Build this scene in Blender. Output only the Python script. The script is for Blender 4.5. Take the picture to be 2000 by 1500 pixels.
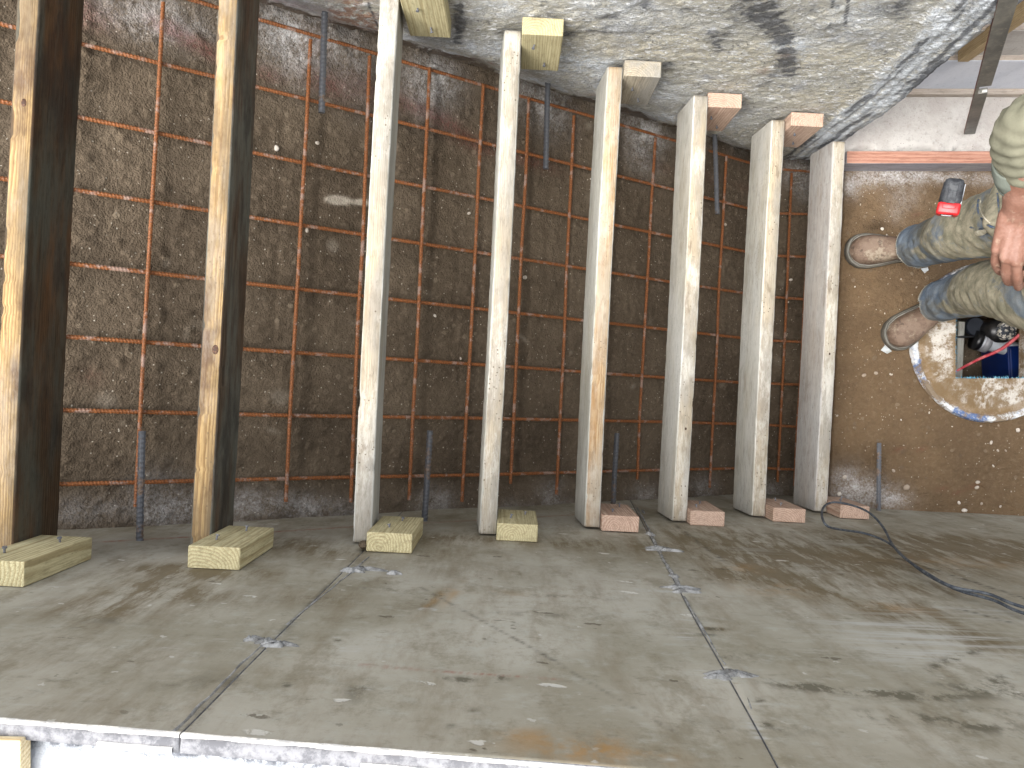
import bpy, bmesh, math, random
import numpy as np
from mathutils import Vector, Matrix, Euler
R = math.radians
rnd = random.Random(7)
for o in list(bpy.data.objects): bpy.data.objects.remove(o)
S = bpy.context.scene
COL = S.collection
# ------------------------------------------------------------------ camera
PHI = R(2.9); CZ = 2.46; F = 1500.0
cp, sp = math.cos(PHI), math.sin(PHI)
cam = bpy.data.objects.new('camera', bpy.data.cameras.new('camera')); COL.objects.link(cam)
cam.location = (0, 0, CZ); cam.rotation_euler = (0, 0, PHI)
cam.data.lens = 27.0; cam.data.sensor_width = 36.0; cam.data.clip_start = 0.02; cam.data.clip_end = 2000
S.camera = cam
# ------------------------------------------------------------------ light
SUN_EL, SUN_AZ = R(60), R(205)          # azimuth measured counter-clockwise from +x : light comes from the uphill side
w = bpy.data.worlds.new("World"); S.world = w; w.use_nodes = True
nt = w.node_tree; nt.nodes.clear()
sky = nt.nodes.new('ShaderNodeTexSky'); sky.sky_type = 'NISHITA'; sky.sun_disc = False
sky.sun_elevation = SUN_EL; sky.sun_rotation = math.pi/2 - SUN_AZ; sky.dust_density = 4; sky.air_density = 1.0
hs = nt.nodes.new('ShaderNodeHueSaturation'); hs.inputs['Saturation'].default_value = 0.30
bg = nt.nodes.new('ShaderNodeBackground'); bg.inputs['Strength'].default_value = 0.15
wo = nt.nodes.new('ShaderNodeOutputWorld')
nt.links.new(sky.outputs[0], hs.inputs['Color']); nt.links.new(hs.outputs[0], bg.inputs[0]); nt.links.new(bg.outputs[0], wo.inputs[0])
sl = bpy.data.lights.new('sun', 'SUN'); sl.energy = 1.5; sl.angle = R(50); sl.color = (1.0, .985, .96)
so = bpy.data.objects.new('sun', sl); COL.objects.link(so)
sd = Vector((math.cos(SUN_AZ)*math.cos(SUN_EL), math.sin(SUN_AZ)*math.cos(SUN_EL), math.sin(SUN_EL)))
so.rotation_euler = sd.to_track_quat('Z', 'Y').to_euler(); so.location = (0, 0, 6)
S.view_settings.view_transform = 'Standard'; S.view_settings.look = 'None'
S.view_settings.exposure = 1.7; S.view_settings.gamma = 1; S.view_settings.use_curve_mapping = False

# ------------------------------------------------------------------ coordinate helpers
def I(x, y, z=0.0):                      # photo-aligned axes -> stair-aligned world
    return Vector((cp*x - sp*y, sp*x + cp*y, z))
def P(u, v, d):                          # photo pixel at a depth below the camera
    return I((u-1000)*d/F, (750-v)*d/F, CZ-d)
LOWY, TOPY = -0.340, 0.795
def onwall(u, v, yw):                    # photo pixel on a vertical wall Y = yw
    a, b = (u-1000)/F, (750-v)/F
    d = yw/(sp*a + cp*b)
    return P(u, v, d)
def onslope(u, v, off=0.025):
    a, b = (u-1000)/F, (750-v)/F
    X = cp*a - sp*b
    d = (2.127+off)/(1-.64*X)
    return P(u, v, min(d, 2.70))
# ------------------------------------------------------------------ numpy noise
_tab = np.random.RandomState(11).rand(256, 256)
def vn(x, y, s=0):
    x = x + s*17.31; y = y + s*9.77
    xi = np.floor(x).astype(int); yi = np.floor(y).astype(int)
    fx = x-xi; fy = y-yi
    fx = fx*fx*(3-2*fx); fy = fy*fy*(3-2*fy)
    a = _tab[xi & 255, yi & 255]; b = _tab[(xi+1) & 255, yi & 255]
    c = _tab[xi & 255, (yi+1) & 255]; d = _tab[(xi+1) & 255, (yi+1) & 255]
    return (a*(1-fx)+b*fx)*(1-fy) + (c*(1-fx)+d*fx)*fy
def fbm(x, y, s=0, o=4, g=.5):
    t = 0; a = 1; n = 0
    for i in range(o):
        t = t + a*vn(x*2**i, y*2**i, s+i); n += a; a *= g
    return t/n
def sm(a, b, x):
    t = np.clip((x-a)/(b-a), 0, 1); return t*t*(3-2*t)
# ------------------------------------------------------------------ object helpers
def link(name, me, mats=None, parent=None, smooth=False):
    o = bpy.data.objects.new(name, me); COL.objects.link(o)
    if mats:
        for m in (mats if isinstance(mats, (list, tuple)) else [mats]): me.materials.append(m)
    if parent: o.parent = parent
    if smooth: me.polygons.foreach_set('use_smooth', [True]*len(me.polygons))
    return o
def obj(name, bm, mats=None, parent=None, smooth=False):
    me = bpy.data.meshes.new(name); bm.normal_update(); bm.to_mesh(me); bm.free()
    return link(name, me, mats, parent, smooth)
def empty(name, loc=(0, 0, 0), rz=0):
    o = bpy.data.objects.new(name, None); COL.objects.link(o); o.location = loc; o.rotation_euler = (0, 0, rz)
    o.empty_display_size = .05
    return o
def tag(o, label=None, cat=None, group=None, kind=None):
    if label: o['label'] = label
    if cat: o['category'] = cat
    if group: o['group'] = group
    if kind: o['kind'] = kind
    return o
def grid_mesh(name, X, Y, Z, mats, parent=None, attrs=None, smooth=True, flip=False):
    n, m = X.shape
    co = np.stack([X, Y, Z], -1).reshape(-1, 3)
    i = np.arange(n*m).reshape(n, m)
    q = np.stack([i[:-1, :-1], i[1:, :-1], i[1:, 1:], i[:-1, 1:]], -1).reshape(-1, 4)
    if flip: q = q[:, ::-1]
    me = bpy.data.meshes.new(name)
    me.vertices.add(n*m); me.vertices.foreach_set('co', co.ravel())
    me.loops.add(q.size); me.loops.foreach_set('vertex_index', np.ascontiguousarray(q).ravel())
    me.polygons.add(len(q)); me.polygons.foreach_set('loop_start', np.arange(0, q.size, 4)); me.polygons.foreach_set('loop_total', np.full(len(q), 4))
    me.update(calc_edges=True); me.validate()
    for k, v in (attrs or {}).items(): setattr_f(me, k, v)
    return link(name, me, mats, parent, smooth)
def setattr_f(me, k, v):
    a = me.attributes.new(k, 'FLOAT', 'POINT'); a.data.foreach_set('value', np.ascontiguousarray(v, dtype=np.float32).ravel())
def box(bm, c, s, rot=None, bev=0.0, mi=0):
    r = bmesh.ops.create_cube(bm, size=1)
    vs = r['verts']
    for v in vs: v.co = Vector((v.co.x*s[0], v.co.y*s[1], v.co.z*s[2]))
    fs = set(f for v in vs for f in v.link_faces)
    if bev:
        es = list(set(e for v in vs for e in v.link_edges))
        g = bmesh.ops.bevel(bm, geom=es, offset=bev, segments=2, affect='EDGES', profile=.5)
        vs = list(set(v for f in g['faces'] for v in f.verts)); 
    M = Matrix.Translation(Vector(c)) @ (rot.to_matrix().to_4x4() if rot else Matrix())
    for v in vs: v.co = M @ v.co
    for f in set(f for v in vs for f in v.link_faces): f.material_index = mi
    return vs
def catmull(pts, n):
    p = [Vector(q) for q in pts]
    if len(p) < 3 : return [p[0].lerp(p[-1], i/n) for i in range(n+1)]
    ext = [p[0]*2-p[1]] + p + [p[-1]*2-p[-2]]
    out = []
    seg = len(p)-1
    for i in range(n+1):
        t = i/n*seg; k = min(int(t), seg-1); t -= k
        a, b, c, d = ext[k:k+4]
        out.append(.5*((2*b)+(c-a)*t+(2*a-5*b+4*c-d)*t*t+(3*b-a-3*c+d)*t**3))
    return out
def tube(bm, pts, rad, seg=12, n=None, cap=True, ell=None, round_cap=False, rf=None, mi=0):
    """loft along a smooth path; rad list interpolated; ell = (ratio of second axis); rf(t, angle) multiplies the radius"""
    n = n or max(len(pts)-1, 1)*6
    path = catmull(pts, n)
    rr = np.interp(np.linspace(0, 1, n+1), np.linspace(0, 1, len(rad)), rad) if hasattr(rad, '__len__') else [rad]*(n+1)
    rr = list(rr); tt = list(np.linspace(0, 1, n+1))
    if round_cap:
        d0 = (path[0]-path[1]).normalized(); d1 = (path[-1]-path[-2]).normalized()
        pre = [(path[0]+d0*rr[0]*math.sin(a), rr[0]*math.cos(a)) for a in (1.35, .9, .45)]
        post = [(path[-1]+d1*rr[-1]*math.sin(a), rr[-1]*math.cos(a)) for a in (.45, .9, 1.35)]
        path = [q[0] for q in pre]+path+[q[0] for q in post]; rr = [q[1] for q in pre]+rr+[q[1] for q in post]; tt = [0]*3+tt+[1]*3
    up = Vector((0, 0, 1)); rings = []
    T = (path[1]-path[0]).normalized()
    N = T.cross(up);  N = N if N.length > .1 else T.cross(Vector((1, 0, 0))); N.normalize()
    for k, q in enumerate(path):
        T2 = (path[min(k+1, len(path)-1)]-path[max(k-1, 0)]).normalized()
        N = (N - T2*N.dot(T2)).normalized(); B = T2.cross(N)
        ring = []
        for j in range(seg):
            a = 2*math.pi*j/seg
            r = rr[k]*(rf(tt[k], a) if rf else 1)
            ring.append(bm.verts.new(q + N*math.cos(a)*r + B*math.sin(a)*r*(ell or 1)))
        rings.append(ring)
    for a, b in zip(rings[:-1], rings[1:]):
        for j in range(seg):
            f = bm.faces.new((a[j], a[(j+1) % seg], b[(j+1) % seg], b[j])); f.material_index = mi
    if cap:
        bm.faces.new(rings[0][::-1]).material_index = mi; bm.faces.new(rings[-1]).material_index = mi
    return rings
def ball(bm, c, r, s=(1, 1, 1), rot=None, sub=3):
    g = bmesh.ops.create_icosphere(bm, subdivisions=sub, radius=r)
    M = Matrix.Translation(Vector(c)) @ (rot.to_matrix().to_4x4() if rot else Matrix()) @ Matrix.Diagonal((*s, 1))
    for v in g['verts']: v.co = M @ v.co
    return g['verts']
def remeshed(name, bm, voxel, smooth_it=4):
    o = obj('tmp', bm)
    m = o.modifiers.new('r', 'REMESH'); m.mode = 'VOXEL'; m.voxel_size = voxel
    if smooth_it:
        s = o.modifiers.new('s', 'SMOOTH'); s.factor = .5; s.iterations = smooth_it
    dg = bpy.context.evaluated_depsgraph_get()
    me = bpy.data.meshes.new_from_object(o.evaluated_get(dg), depsgraph=dg)
    me.name = name
    old = o.data; bpy.data.objects.remove(o); bpy.data.meshes.remove(old)
    return me
def me_co(me):
    a = np.empty(len(me.vertices)*3, dtype=np.float32); me.vertices.foreach_get('co', a); return a.reshape(-1, 3)
def me_no(me):
    a = np.empty(len(me.vertices)*3, dtype=np.float32); me.vertices.foreach_get('normal', a); return a.reshape(-1, 3)
# ------------------------------------------------------------------ material helpers
def srgb(r, g, b):
    f = lambda c: (c/255/12.92) if c/255 <= .04045 else ((c/255+.055)/1.055)**2.4
    return (f(r), f(g), f(b), 1)
class M:
    def __init__(s, name, rough=.8, spec=.3):
        s.m = bpy.data.materials.new(name); s.m.use_nodes = True; s.t = s.m.node_tree
        s.b = s.t.nodes['Principled BSDF']; s.b.inputs['Roughness'].default_value = rough
        s.b.inputs['Specular IOR Level'].default_value = spec
        s.tc = s.t.nodes.new('ShaderNodeTexCoord')
        s.co = s.tc.outputs['Object']
    def n(s, k): return s.t.nodes.new(k)
    def set(s, sock, v):
        if isinstance(v, bpy.types.NodeSocket): s.t.links.new(v, sock)
        elif v is not None: sock.default_value = v
    def noise(s, scale=5, detail=4, rough=.5, vec=None, dist=0, col=False):
        n = s.n('ShaderNodeTexNoise'); s.set(n.inputs['Vector'], vec or s.co)
        n.inputs['Scale'].default_value = scale; n.inputs['Detail'].default_value = detail
        n.inputs['Roughness'].default_value = rough; n.inputs['Distortion'].default_value = dist
        return n.outputs['Color' if col else 'Fac']
    def voro(s, scale=5, vec=None, feat='F1', rnd_=1, out='Distance'):
        n = s.n('ShaderNodeTexVoronoi'); n.feature = feat; s.set(n.inputs['Vector'], vec or s.co)
        n.inputs['Scale'].default_value = scale; n.inputs['Randomness'].default_value = rnd_
        return n.outputs[out]
    def map(s, scale=(1, 1, 1), loc=(0, 0, 0), rot=(0, 0, 0), vec=None):
        n = s.n('ShaderNodeMapping'); s.set(n.inputs['Vector'], vec or s.co)
        n.inputs['Scale'].default_value = scale; n.inputs['Location'].default_value = loc; n.inputs['Rotation'].default_value = rot
        return n.outputs[0]
    def rng(s, v, a, b, c=0, d=1, smooth=True):
        n = s.n('ShaderNodeMapRange'); n.interpolation_type = 'SMOOTHSTEP' if smooth else 'LINEAR'
        s.set(n.inputs['Value'], v); n.inputs['From Min'].default_value = a; n.inputs['From Max'].default_value = b
        n.inputs['To Min'].default_value = c; n.inputs['To Max'].default_value = d
        return n.outputs[0]
    def mix(s, f, a, b, mode='MIX'):
        n = s.n('ShaderNodeMix'); n.data_type = 'RGBA'; n.blend_type = mode
        s.set(n.inputs[0], f); s.set(n.inputs[6], a); s.set(n.inputs[7], b)
        return n.outputs[2]
    def math(s, op, a, b=None, c=None):
        n = s.n('ShaderNodeMath'); n.operation = op; s.set(n.inputs[0], a)
        if b is not None: s.set(n.inputs[1], b)
        if c is not None: s.set(n.inputs[2], c)
        return n.outputs[0]
    def vadd(s, a, b):
        n = s.n('ShaderNodeVectorMath'); n.operation = 'ADD'; s.set(n.inputs[0], a); s.set(n.inputs[1], b); return n.outputs[0]
    def attr(s, name):
        n = s.n('ShaderNodeAttribute'); n.attribute_name = name; return n.outputs['Fac']
    def rand(s):
        return s.n('ShaderNodeObjectInfo').outputs['Random']
    def bump(s, h, strength=.5, dist=.01, prev=None):
        n = s.n('ShaderNodeBump'); n.inputs['Strength'].default_value = strength; n.inputs['Distance'].default_value = dist
        s.set(n.inputs['Height'], h)
        if prev: s.set(n.inputs['Normal'], prev)
        return n.outputs[0]
    def fin(s, col, bump=None, rough=None):
        s.set(s.b.inputs['Base Color'], col)
        if bump: s.set(s.b.inputs['Normal'], bump)
        if rough is not None: s.set(s.b.inputs['Roughness'], rough)
        return s.m

def wood(name, early, late, long='Y', freq=170, splotch=None, spl_amt=0, grey=None, grey_amt=0, dark=None, dark_amt=0, contrast=1.0, rough=.75, white=0, speck=.5, bstr=.5):
    m = M(name, rough, .25)
    r = m.rand()
    off = m.n('ShaderNodeCombineXYZ')
    m.set(off.inputs[0], m.math('MULTIPLY', r, 37.7)); m.set(off.inputs[1], m.math('MULTIPLY', r, 91.3)); m.set(off.inputs[2], m.math('MULTIPLY', r, 53.1))
    co = m.vadd(m.co, off.outputs[0])
    sc = {'X': (.06, 1, 1), 'Y': (1, .06, 1), 'Z': (1, 1, .06)}[long]
    fib = {'X': (.03, 1, 1), 'Y': (1, .03, 1), 'Z': (1, 1, .03)}[long]
    sc2 = {'X': (.25, 1, 1), 'Y': (1, .25, 1), 'Z': (1, 1, .25)}[long]
    ax = {'X': (1, 2), 'Y': (0, 2), 'Z': (0, 1)}[long]
    sep = m.n('ShaderNodeSeparateXYZ'); m.set(sep.inputs[0], m.co)
    warp = m.noise(9, 2, .5, m.map(sc, vec=co))
    w1 = m.rng(warp, 0, 1, -.035, .035, False)
    a = m.math('ADD', m.math('ADD', sep.outputs[ax[0]], .021), w1)
    b_ = m.math('ADD', m.math('SUBTRACT', sep.outputs[ax[1]], m.math('MULTIPLY', r, .05)), .045)
    dist = m.math('SQRT', m.math('ADD', m.math('MULTIPLY', a, a), m.math('MULTIPLY', b_, b_)))
    dist = m.math('ADD', dist, m.rng(m.noise(60, 3, .6, m.map(sc, vec=co)), 0, 1, -.0035, .0035, False))
    ring = m.math('FRACT', m.math('MULTIPLY', dist, freq))
    ring = m.math('MULTIPLY', m.rng(ring, .25, .92), m.rng(ring, 1.0, .93))
    fine = m.noise(420, 3, .7, m.map(fib, vec=co))
    col = m.mix(m.math('MULTIPLY', ring, contrast), early, late)
    col = m.mix(m.rng(fine, .35, .75, 0, .55), col, tuple(c*.62 for c in late[:3])+(1,))
    big = m.noise(7, 4, .6, m.map({'X': (.3, 1, 1), 'Y': (1, .3, 1), 'Z': (1, 1, .3)}[long], vec=co))
    if splotch: col = m.mix(m.rng(big, .42, .66, 0, spl_amt), col, splotch)
    if grey:
        g = m.noise(16, 5, .65, m.map({'X': (.2, 1, 1), 'Y': (1, .2, 1), 'Z': (1, 1, .2)}[long], (3, 5, 2), vec=co))
        col = m.mix(m.rng(g, .38, .62, 0, grey_amt), col, grey)
    if dark:
        g = m.noise(9, 5, .7, m.map({'X': (.4, 1, 1), 'Y': (1, .4, 1), 'Z': (1, 1, .4)}[long], (8, 1, 4), vec=co))
        col = m.mix(m.rng(g, .48, .64, 0, dark_amt), col, dark)
    mg = m.noise(120, 5, .75, m.map(sc2, (1, 6, 3), vec=co)); col = m.mix(m.rng(mg, .48, .66, 0, .4), col, tuple(c*.5 for c in late[:3])+(1,))
    if white:
        g = m.math('MULTIPLY', m.noise(70, 6, .8, m.map(sc2, vec=co)), m.noise(5, 3, .5, m.map(loc=(4, 4, 4), vec=co)))
        col = m.mix(m.rng(g, .22, .38, 0, white*.8), col, srgb(206, 203, 194))
    # mud specks
    sp_ = m.voro(95, co); big2 = m.noise(11, 2, .5, m.map(loc=(9, 2, 7), vec=co))
    spk = m.math('MULTIPLY', m.rng(sp_, .23, .12), m.rng(big2, .5, .62))
    col = m.mix(m.math('MULTIPLY', spk, speck), col, srgb(92, 80, 64))
    lo = m.math('MULTIPLY', m.noise(34, 6, .72, m.map(sc2, (5, 2, 8), vec=co)), m.noise(8, 2, .5, m.map(loc=(2, 9, 5), vec=co)))
    lo2 = m.rng(lo, .33, .39); col = m.mix(m.math('MULTIPLY', lo2, speck*.75), col, srgb(112, 98, 80))
    hgt = m.math('ADD', m.math('MULTIPLY', ring, -.4), m.math('MULTIPLY', fine, 1.0))
    return m.fin(col, m.bump(hgt, bstr, .0012), m.rng(fine, .2, .8, rough-.1, min(1, rough+.15)))
# ================================================================== SETTING MATERIALS
def soil_material(name, c1, c2, c3):
    m = M(name, .95, .15)
    co = m.co
    big = m.noise(3.2, 5, .6)
    fine = m.noise(70, 6, .72)
    col = m.mix(m.rng(big, .35, .65), c1, c2)
    col = m.mix(m.rng(fine, .45, .75, 0, .55), col, c3)
    col = m.mix(m.rng(m.noise(26, 5, .7, m.map(loc=(2, 2, 2))), .5, .72, 0, .3), col, tuple(x*.55 for x in c1[:3])+(1,))
    # embedded stones and specks
    wv = m.vadd(co, m.rng(m.noise(40, 2, .5), 0, 1, -.006, .006, False))
    st = m.voro(38, wv); stc = m.voro(38, wv, out='Color')
    sepc = m.n('ShaderNodeSeparateColor'); m.set(sepc.inputs[0], stc)
    stone = m.math('MULTIPLY', m.rng(st, .30, .22), m.rng(sepc.outputs[0], .80, .84))
    stcol = m.mix(sepc.outputs[1], srgb(92, 80, 68), srgb(150, 136, 116))
    col = m.mix(m.math('MULTIPLY', stone, .38), col, stcol)
    s2 = m.voro(150, wv); s2c = m.voro(150, wv, out='Color')
    sp2 = m.n('ShaderNodeSeparateColor'); m.set(sp2.inputs[0], s2c)
    speck = m.math('MULTIPLY', m.rng(s2, .30, .2), m.rng(sp2.outputs[0], .93, .94))
    col = m.mix(m.math('MULTIPLY', speck, .75), col, srgb(186, 178, 162))
    n2 = m.noise(150, 4, .75); n3 = m.noise(24, 5, .7, m.map(loc=(7, 1, 3)))
    wm = m.math('MULTIPLY', m.attr('white'), m.rng(m.math('ADD', m.math('MULTIPLY', n2, .6), m.math('MULTIPLY', n3, .5)), .40, .74, .06, .85))
    wm2 = m.math('MINIMUM', wm, .92)
    col = m.mix(wm2, col, srgb(205, 204, 202))
    rm = m.math('MULTIPLY', m.attr('red'), m.rng(n2, .38, .62, .1, .5))
    col = m.mix(m.math('MINIMUM', rm, .45), col, srgb(118, 46, 44))
    dm = m.math('MULTIPLY', m.attr('pale'), m.rng(n2, .3, .5, .6, 1))
    col = m.mix(dm, col, srgb(182, 172, 156))
    col = m.mix(m.math('MULTIPLY', m.attr('damp'), .5), col, tuple(x*.45 for x in c1[:3])+(1,))
    cr = m.voro(55, m.vadd(co, m.rng(m.noise(30, 3, .6), 0, 1, -.02, .02, False)), 'DISTANCE_TO_EDGE')
    crk = m.rng(cr, 0, .12)
    cr2 = m.voro(130, m.vadd(co, m.rng(m.noise(60, 3, .6), 0, 1, -.01, .01, False)))
    mud_ = m.rng(m.noise(5.5, 6, .7, m.map(loc=(12, 3, 5))), .50, .66, 0, .35); col = m.mix(mud_, col, tuple(x*.6 for x in c1[:3])+(1,))
    h = m.math('ADD', m.math('MULTIPLY', fine, .55), m.math('MULTIPLY', crk, .16))
    cr3 = m.voro(260, m.vadd(co, m.rng(n2, 0, 1, -.004, .004, False)))
    h = m.math('ADD', h, m.math('MULTIPLY', cr3, -.45))
    h = m.math('ADD', h, m.math('MULTIPLY', cr2, -.55)); h = m.math('ADD', h, m.math('MULTIPLY', n2, .45)); h = m.math('ADD', h, m.math('MULTIPLY', stone, .4))
    return m.fin(col, m.bump(h, .8, .0045))
M_SOIL = soil_material('damp_soil', srgb(84, 73, 60), srgb(101, 89, 74), srgb(126, 112, 95))
M_SOIL2 = soil_material('sandy_soil', srgb(98, 80, 60), srgb(112, 92, 69), srgb(128, 111, 89))

# ================================================================== GROUND
def zbase(X):
    z = .333-.025-.64*X
    z = np.maximum(z, -.245)                        # trench bottom for the footing
    z = np.where(X > 1.018, -.245+(.245)*sm(1.018, 1.036, X), z)
    top = 1.235
    z = np.where(z > top, top, z)
    return z
SUX, SUY = I(1.86, .130).x, I(1.86, .130).y    # placeholder, refined below
PIT_C = P(1931, 669, CZ)                           # centre of the sump opening on the ground
PIT_H = .148
gx = np.concatenate([np.arange(-1.75, 1.0, .0045), np.arange(1.0, 1.06, .003), np.arange(1.06, 2.3, .005)])
gy = np.arange(-.40, 1.05, .0045)
X, Y = np.meshgrid(gx, gy, indexing='ij')
Z = zbase(X)
tr = (X < 1.02)
n1 = fbm(X*5, Y*5, 1, 4)-.5; n2 = fbm(X*28, Y*28, 5, 4, .6)-.5; n3 = fbm(X*85, Y*85, 9, 3, .6)-.5
amp = np.where(tr, 1.0, .55)
Z = Z + n1*.020*np.where(tr, 1, .5) + n2*.0032*amp + n3*.0030*amp
# crumb lumps
lump = np.clip(fbm(X*80, Y*80, 20, 2)-.60, 0, 1)*.03; Z += lump*amp
# scrape marks left by the spade on the slope
Z += -.006*np.clip(vn(X*45, Y*3.0, 33)-.66, 0, 1)*tr*2
# loose soil banked up against the walls
edge_top = sm(.765, .82, Y+.02*fbm(X*9, Y*9, 41, 3))*tr; Z += edge_top*(.012+.03*fbm(X*8, Y*8, 42, 3))
edge_low = sm(-.27, -.34, Y)*tr; Z += edge_low*(.012+.03*fbm(X*9, Y*9, 43, 3))
def gauss(Xw, Yw, c, rx, ry=None, rot=0, pw=2):
    ry = ry or rx; dx = Xw-c[0]; dy = Yw-c[1]
    a = (dx*math.cos(rot)+dy*math.sin(rot))/rx; b = (-dx*math.sin(rot)+dy*math.cos(rot))/ry
    return np.exp(-(a*a+b*b)**(pw/2))
white = np.zeros_like(X); red = np.zeros_like(X); pale = np.zeros_like(X); damp = np.zeros_like(X)
for (u, v, rx, ry, a) in [(585, 105, .06, .07, .9), (560, 60, .08, .05, .9), (240, 25, .09, .04, .5), (330, 45, .07, .05, .8), (650, 70, .05, .05, .6), (700, 140, .05, .09, .5), (850, 150, .06, .05, 1.3),
                          (835, 190, .06, .06, .7), (1050, 170, .07, .07, 1.1), (1075, 215, .06, .07, .75), (1190, 200, .05, .04, 1.0), (1260, 262, .07, .04, 1.4), (1255, 300, .06, .06, .8),
                          (1350, 270, .05, .04, .8), (1440, 270, .05, .05, .8), (1550, 330, .05, .05, .8), (1570, 360, .04, .06, .6),
                          (350, 1000, .045, .03, 1.1), (310, 960, .05, .05, .5), (430, 985, .05, .04, .6), (510, 980, .06, .03, .7), (600, 990, .05, .03, .8), (680, 1000, .05, .03, .5), (850, 980, .05, .035, .8),
                          (1000, 1000, .06, .03, .7), (1075, 965, .04, .04, .6), (1090, 990, .05, .02, .7), (1260, 965, .06, .03, .6), (1370, 955, .05, .05, .6), (1500, 960, .05, .04, .6), (170, 995, .06, .03, .4)]:
    c = onslope(u, v); white += .8*a*gauss(X, Y, c, rx, ry)
for (u, v, rx, ry, rot, a) in [(380, 85, .07, .018, -.35, 1.2), (330, 55, .03, .018, -.3, .8), (160, 20, .05, .03, -.3, .8), (640, 165, .05, .03, -.3, .9), (525, 145, .03, .02, 0, .6), (800, 205, .08, .02, -.2, .6),
                               (880, 245, .09, .025, -.5, .75), (960, 290, .08, .02, -.1, .5), (1040, 315, .07, .02, -.1, .7), (720, 175, .06, .03, -.3, .5), (1300, 330, .09, .02, -.1, .25), (1380, 345, .06, .02, -.1, .3),
                               (175, 735, .02, .02, 0, .25), (1460, 370, .06, .015, -.1, .3), (620, 90, .03, .03, 0, .4)]:
    c = onslope(u, v); red += a*gauss(X, Y, c, rx, ry, rot)
c = onslope(662, 392); pale += 1.6*gauss(X, Y, c, .026, .011, .1, 4)
c = onslope(706, 396); pale += 1.3*gauss(X, Y, c, .022, .008, .1, 4)
for (u, v, r_, a) in [(1500, 900, .05, .3), (1300, 290, .05, .5), (1450, 300, .05, .5), (1000, 190, .07, .3)]:
    c = onslope(u, v); damp += a*gauss(X, Y, c, r_)
for k in range(40):                                  # random pale mineral smears over the slope
    c = (rnd.uniform(-1.3, 1.0), rnd.uniform(-.3, .78)); pale += rnd.uniform(.05, .3)*gauss(X, Y, c, rnd.uniform(.005, .02), rnd.uniform(.005, .02), rnd.uniform(0, 3), 3)
for k in range(26):
    c = (rnd.uniform(-1.3, 1.0), rnd.uniform(-.3, .78)); damp += rnd.uniform(.05, .28)*gauss(X, Y, c, rnd.uniform(.03, .10), rnd.uniform(.02, .06), rnd.uniform(0, 3), 2)
# landing marks
for (u, v, rx, ry, a) in [(1685, 965, .10, .05, .8), (1655, 940, .05, .05, .6), (1740, 975, .06, .03, .6), (1760, 340, .07, .03, 1.3), (1690, 345, .06, .03, 1.0), (1850, 345, .08, .02, .9), (1660, 370, .03, .03, .8), (1765, 380, .05, .05, .35),
                          (1920, 350, .05, .02, .6), (1750, 420, .03, .03, .2)]:
    c = P(u, v, CZ); white += a*gauss(X, Y, c, rx, ry)
for (u, v, r_, a) in [(1720, 440, .035, 1.4), (1700, 447, .03, 1.0), (1660, 720, .05, .5), (1650, 900, .06, .6), (1750, 900, .1, .3), (1850, 975, .1, .3), (1780, 300, .2, .3)]:
    c = P(u, v, CZ); damp += a*gauss(X, Y, c, r_, r_*.6)
for (u, v) in [(1755, 878), (1800, 877), (1840, 955), (1870, 962), (1900, 950), (1790, 420)]:
    c = P(u, v, CZ); red += .55*gauss(X, Y, c, .02, .008, .3)
pit = np.hypot(X-PIT_C.x, Y-PIT_C.y) < .238
Z = np.where(pit, -.42, Z)
mats = [M_SOIL, M_SOIL2]
g = grid_mesh('ground', X, Y, Z, mats, None, dict(white=white, red=red, pale=pale, damp=damp))
g['kind'] = 'structure'
fx = (gx[:-1]+gx[1:])/2 > 1.018
mi = np.repeat(fx, len(gy)-1).astype(np.int32)
g.data.polygons.foreach_set('material_index', mi)
# far ground sheet around the excavation, reaching the horizon
ex = np.array([-900, -150, -30, -8, -3, -1.7, -1.45, -1.1, -.8, -.5, -.2, .1, .4, .7, .9, 1.03, 1.2, 2.2, 3, 6, 20, 100, 900.])
ey = np.array([-900, -150, -30, -8, -3, -1.5, -.6, -.42, -.1, .3, .7, .95, 1.2, 3, 8, 30, 150, 900.])
EX, EY = np.meshgrid(ex, ey, indexing='ij'); EZ = zbase(EX)-.03
ins = (EX > -1.72) & (EX < 2.25) & (EY > -.41) & (EY < 1.0); EZ = np.where(ins, EZ-.55, EZ)
z0 = np.zeros_like(EX)
f_ = grid_mesh('terrain', EX, EY, EZ, [M_SOIL2], None, dict(white=z0, red=z0, pale=z0, damp=z0), smooth=False)
f_['kind'] = 'structure'

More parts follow.
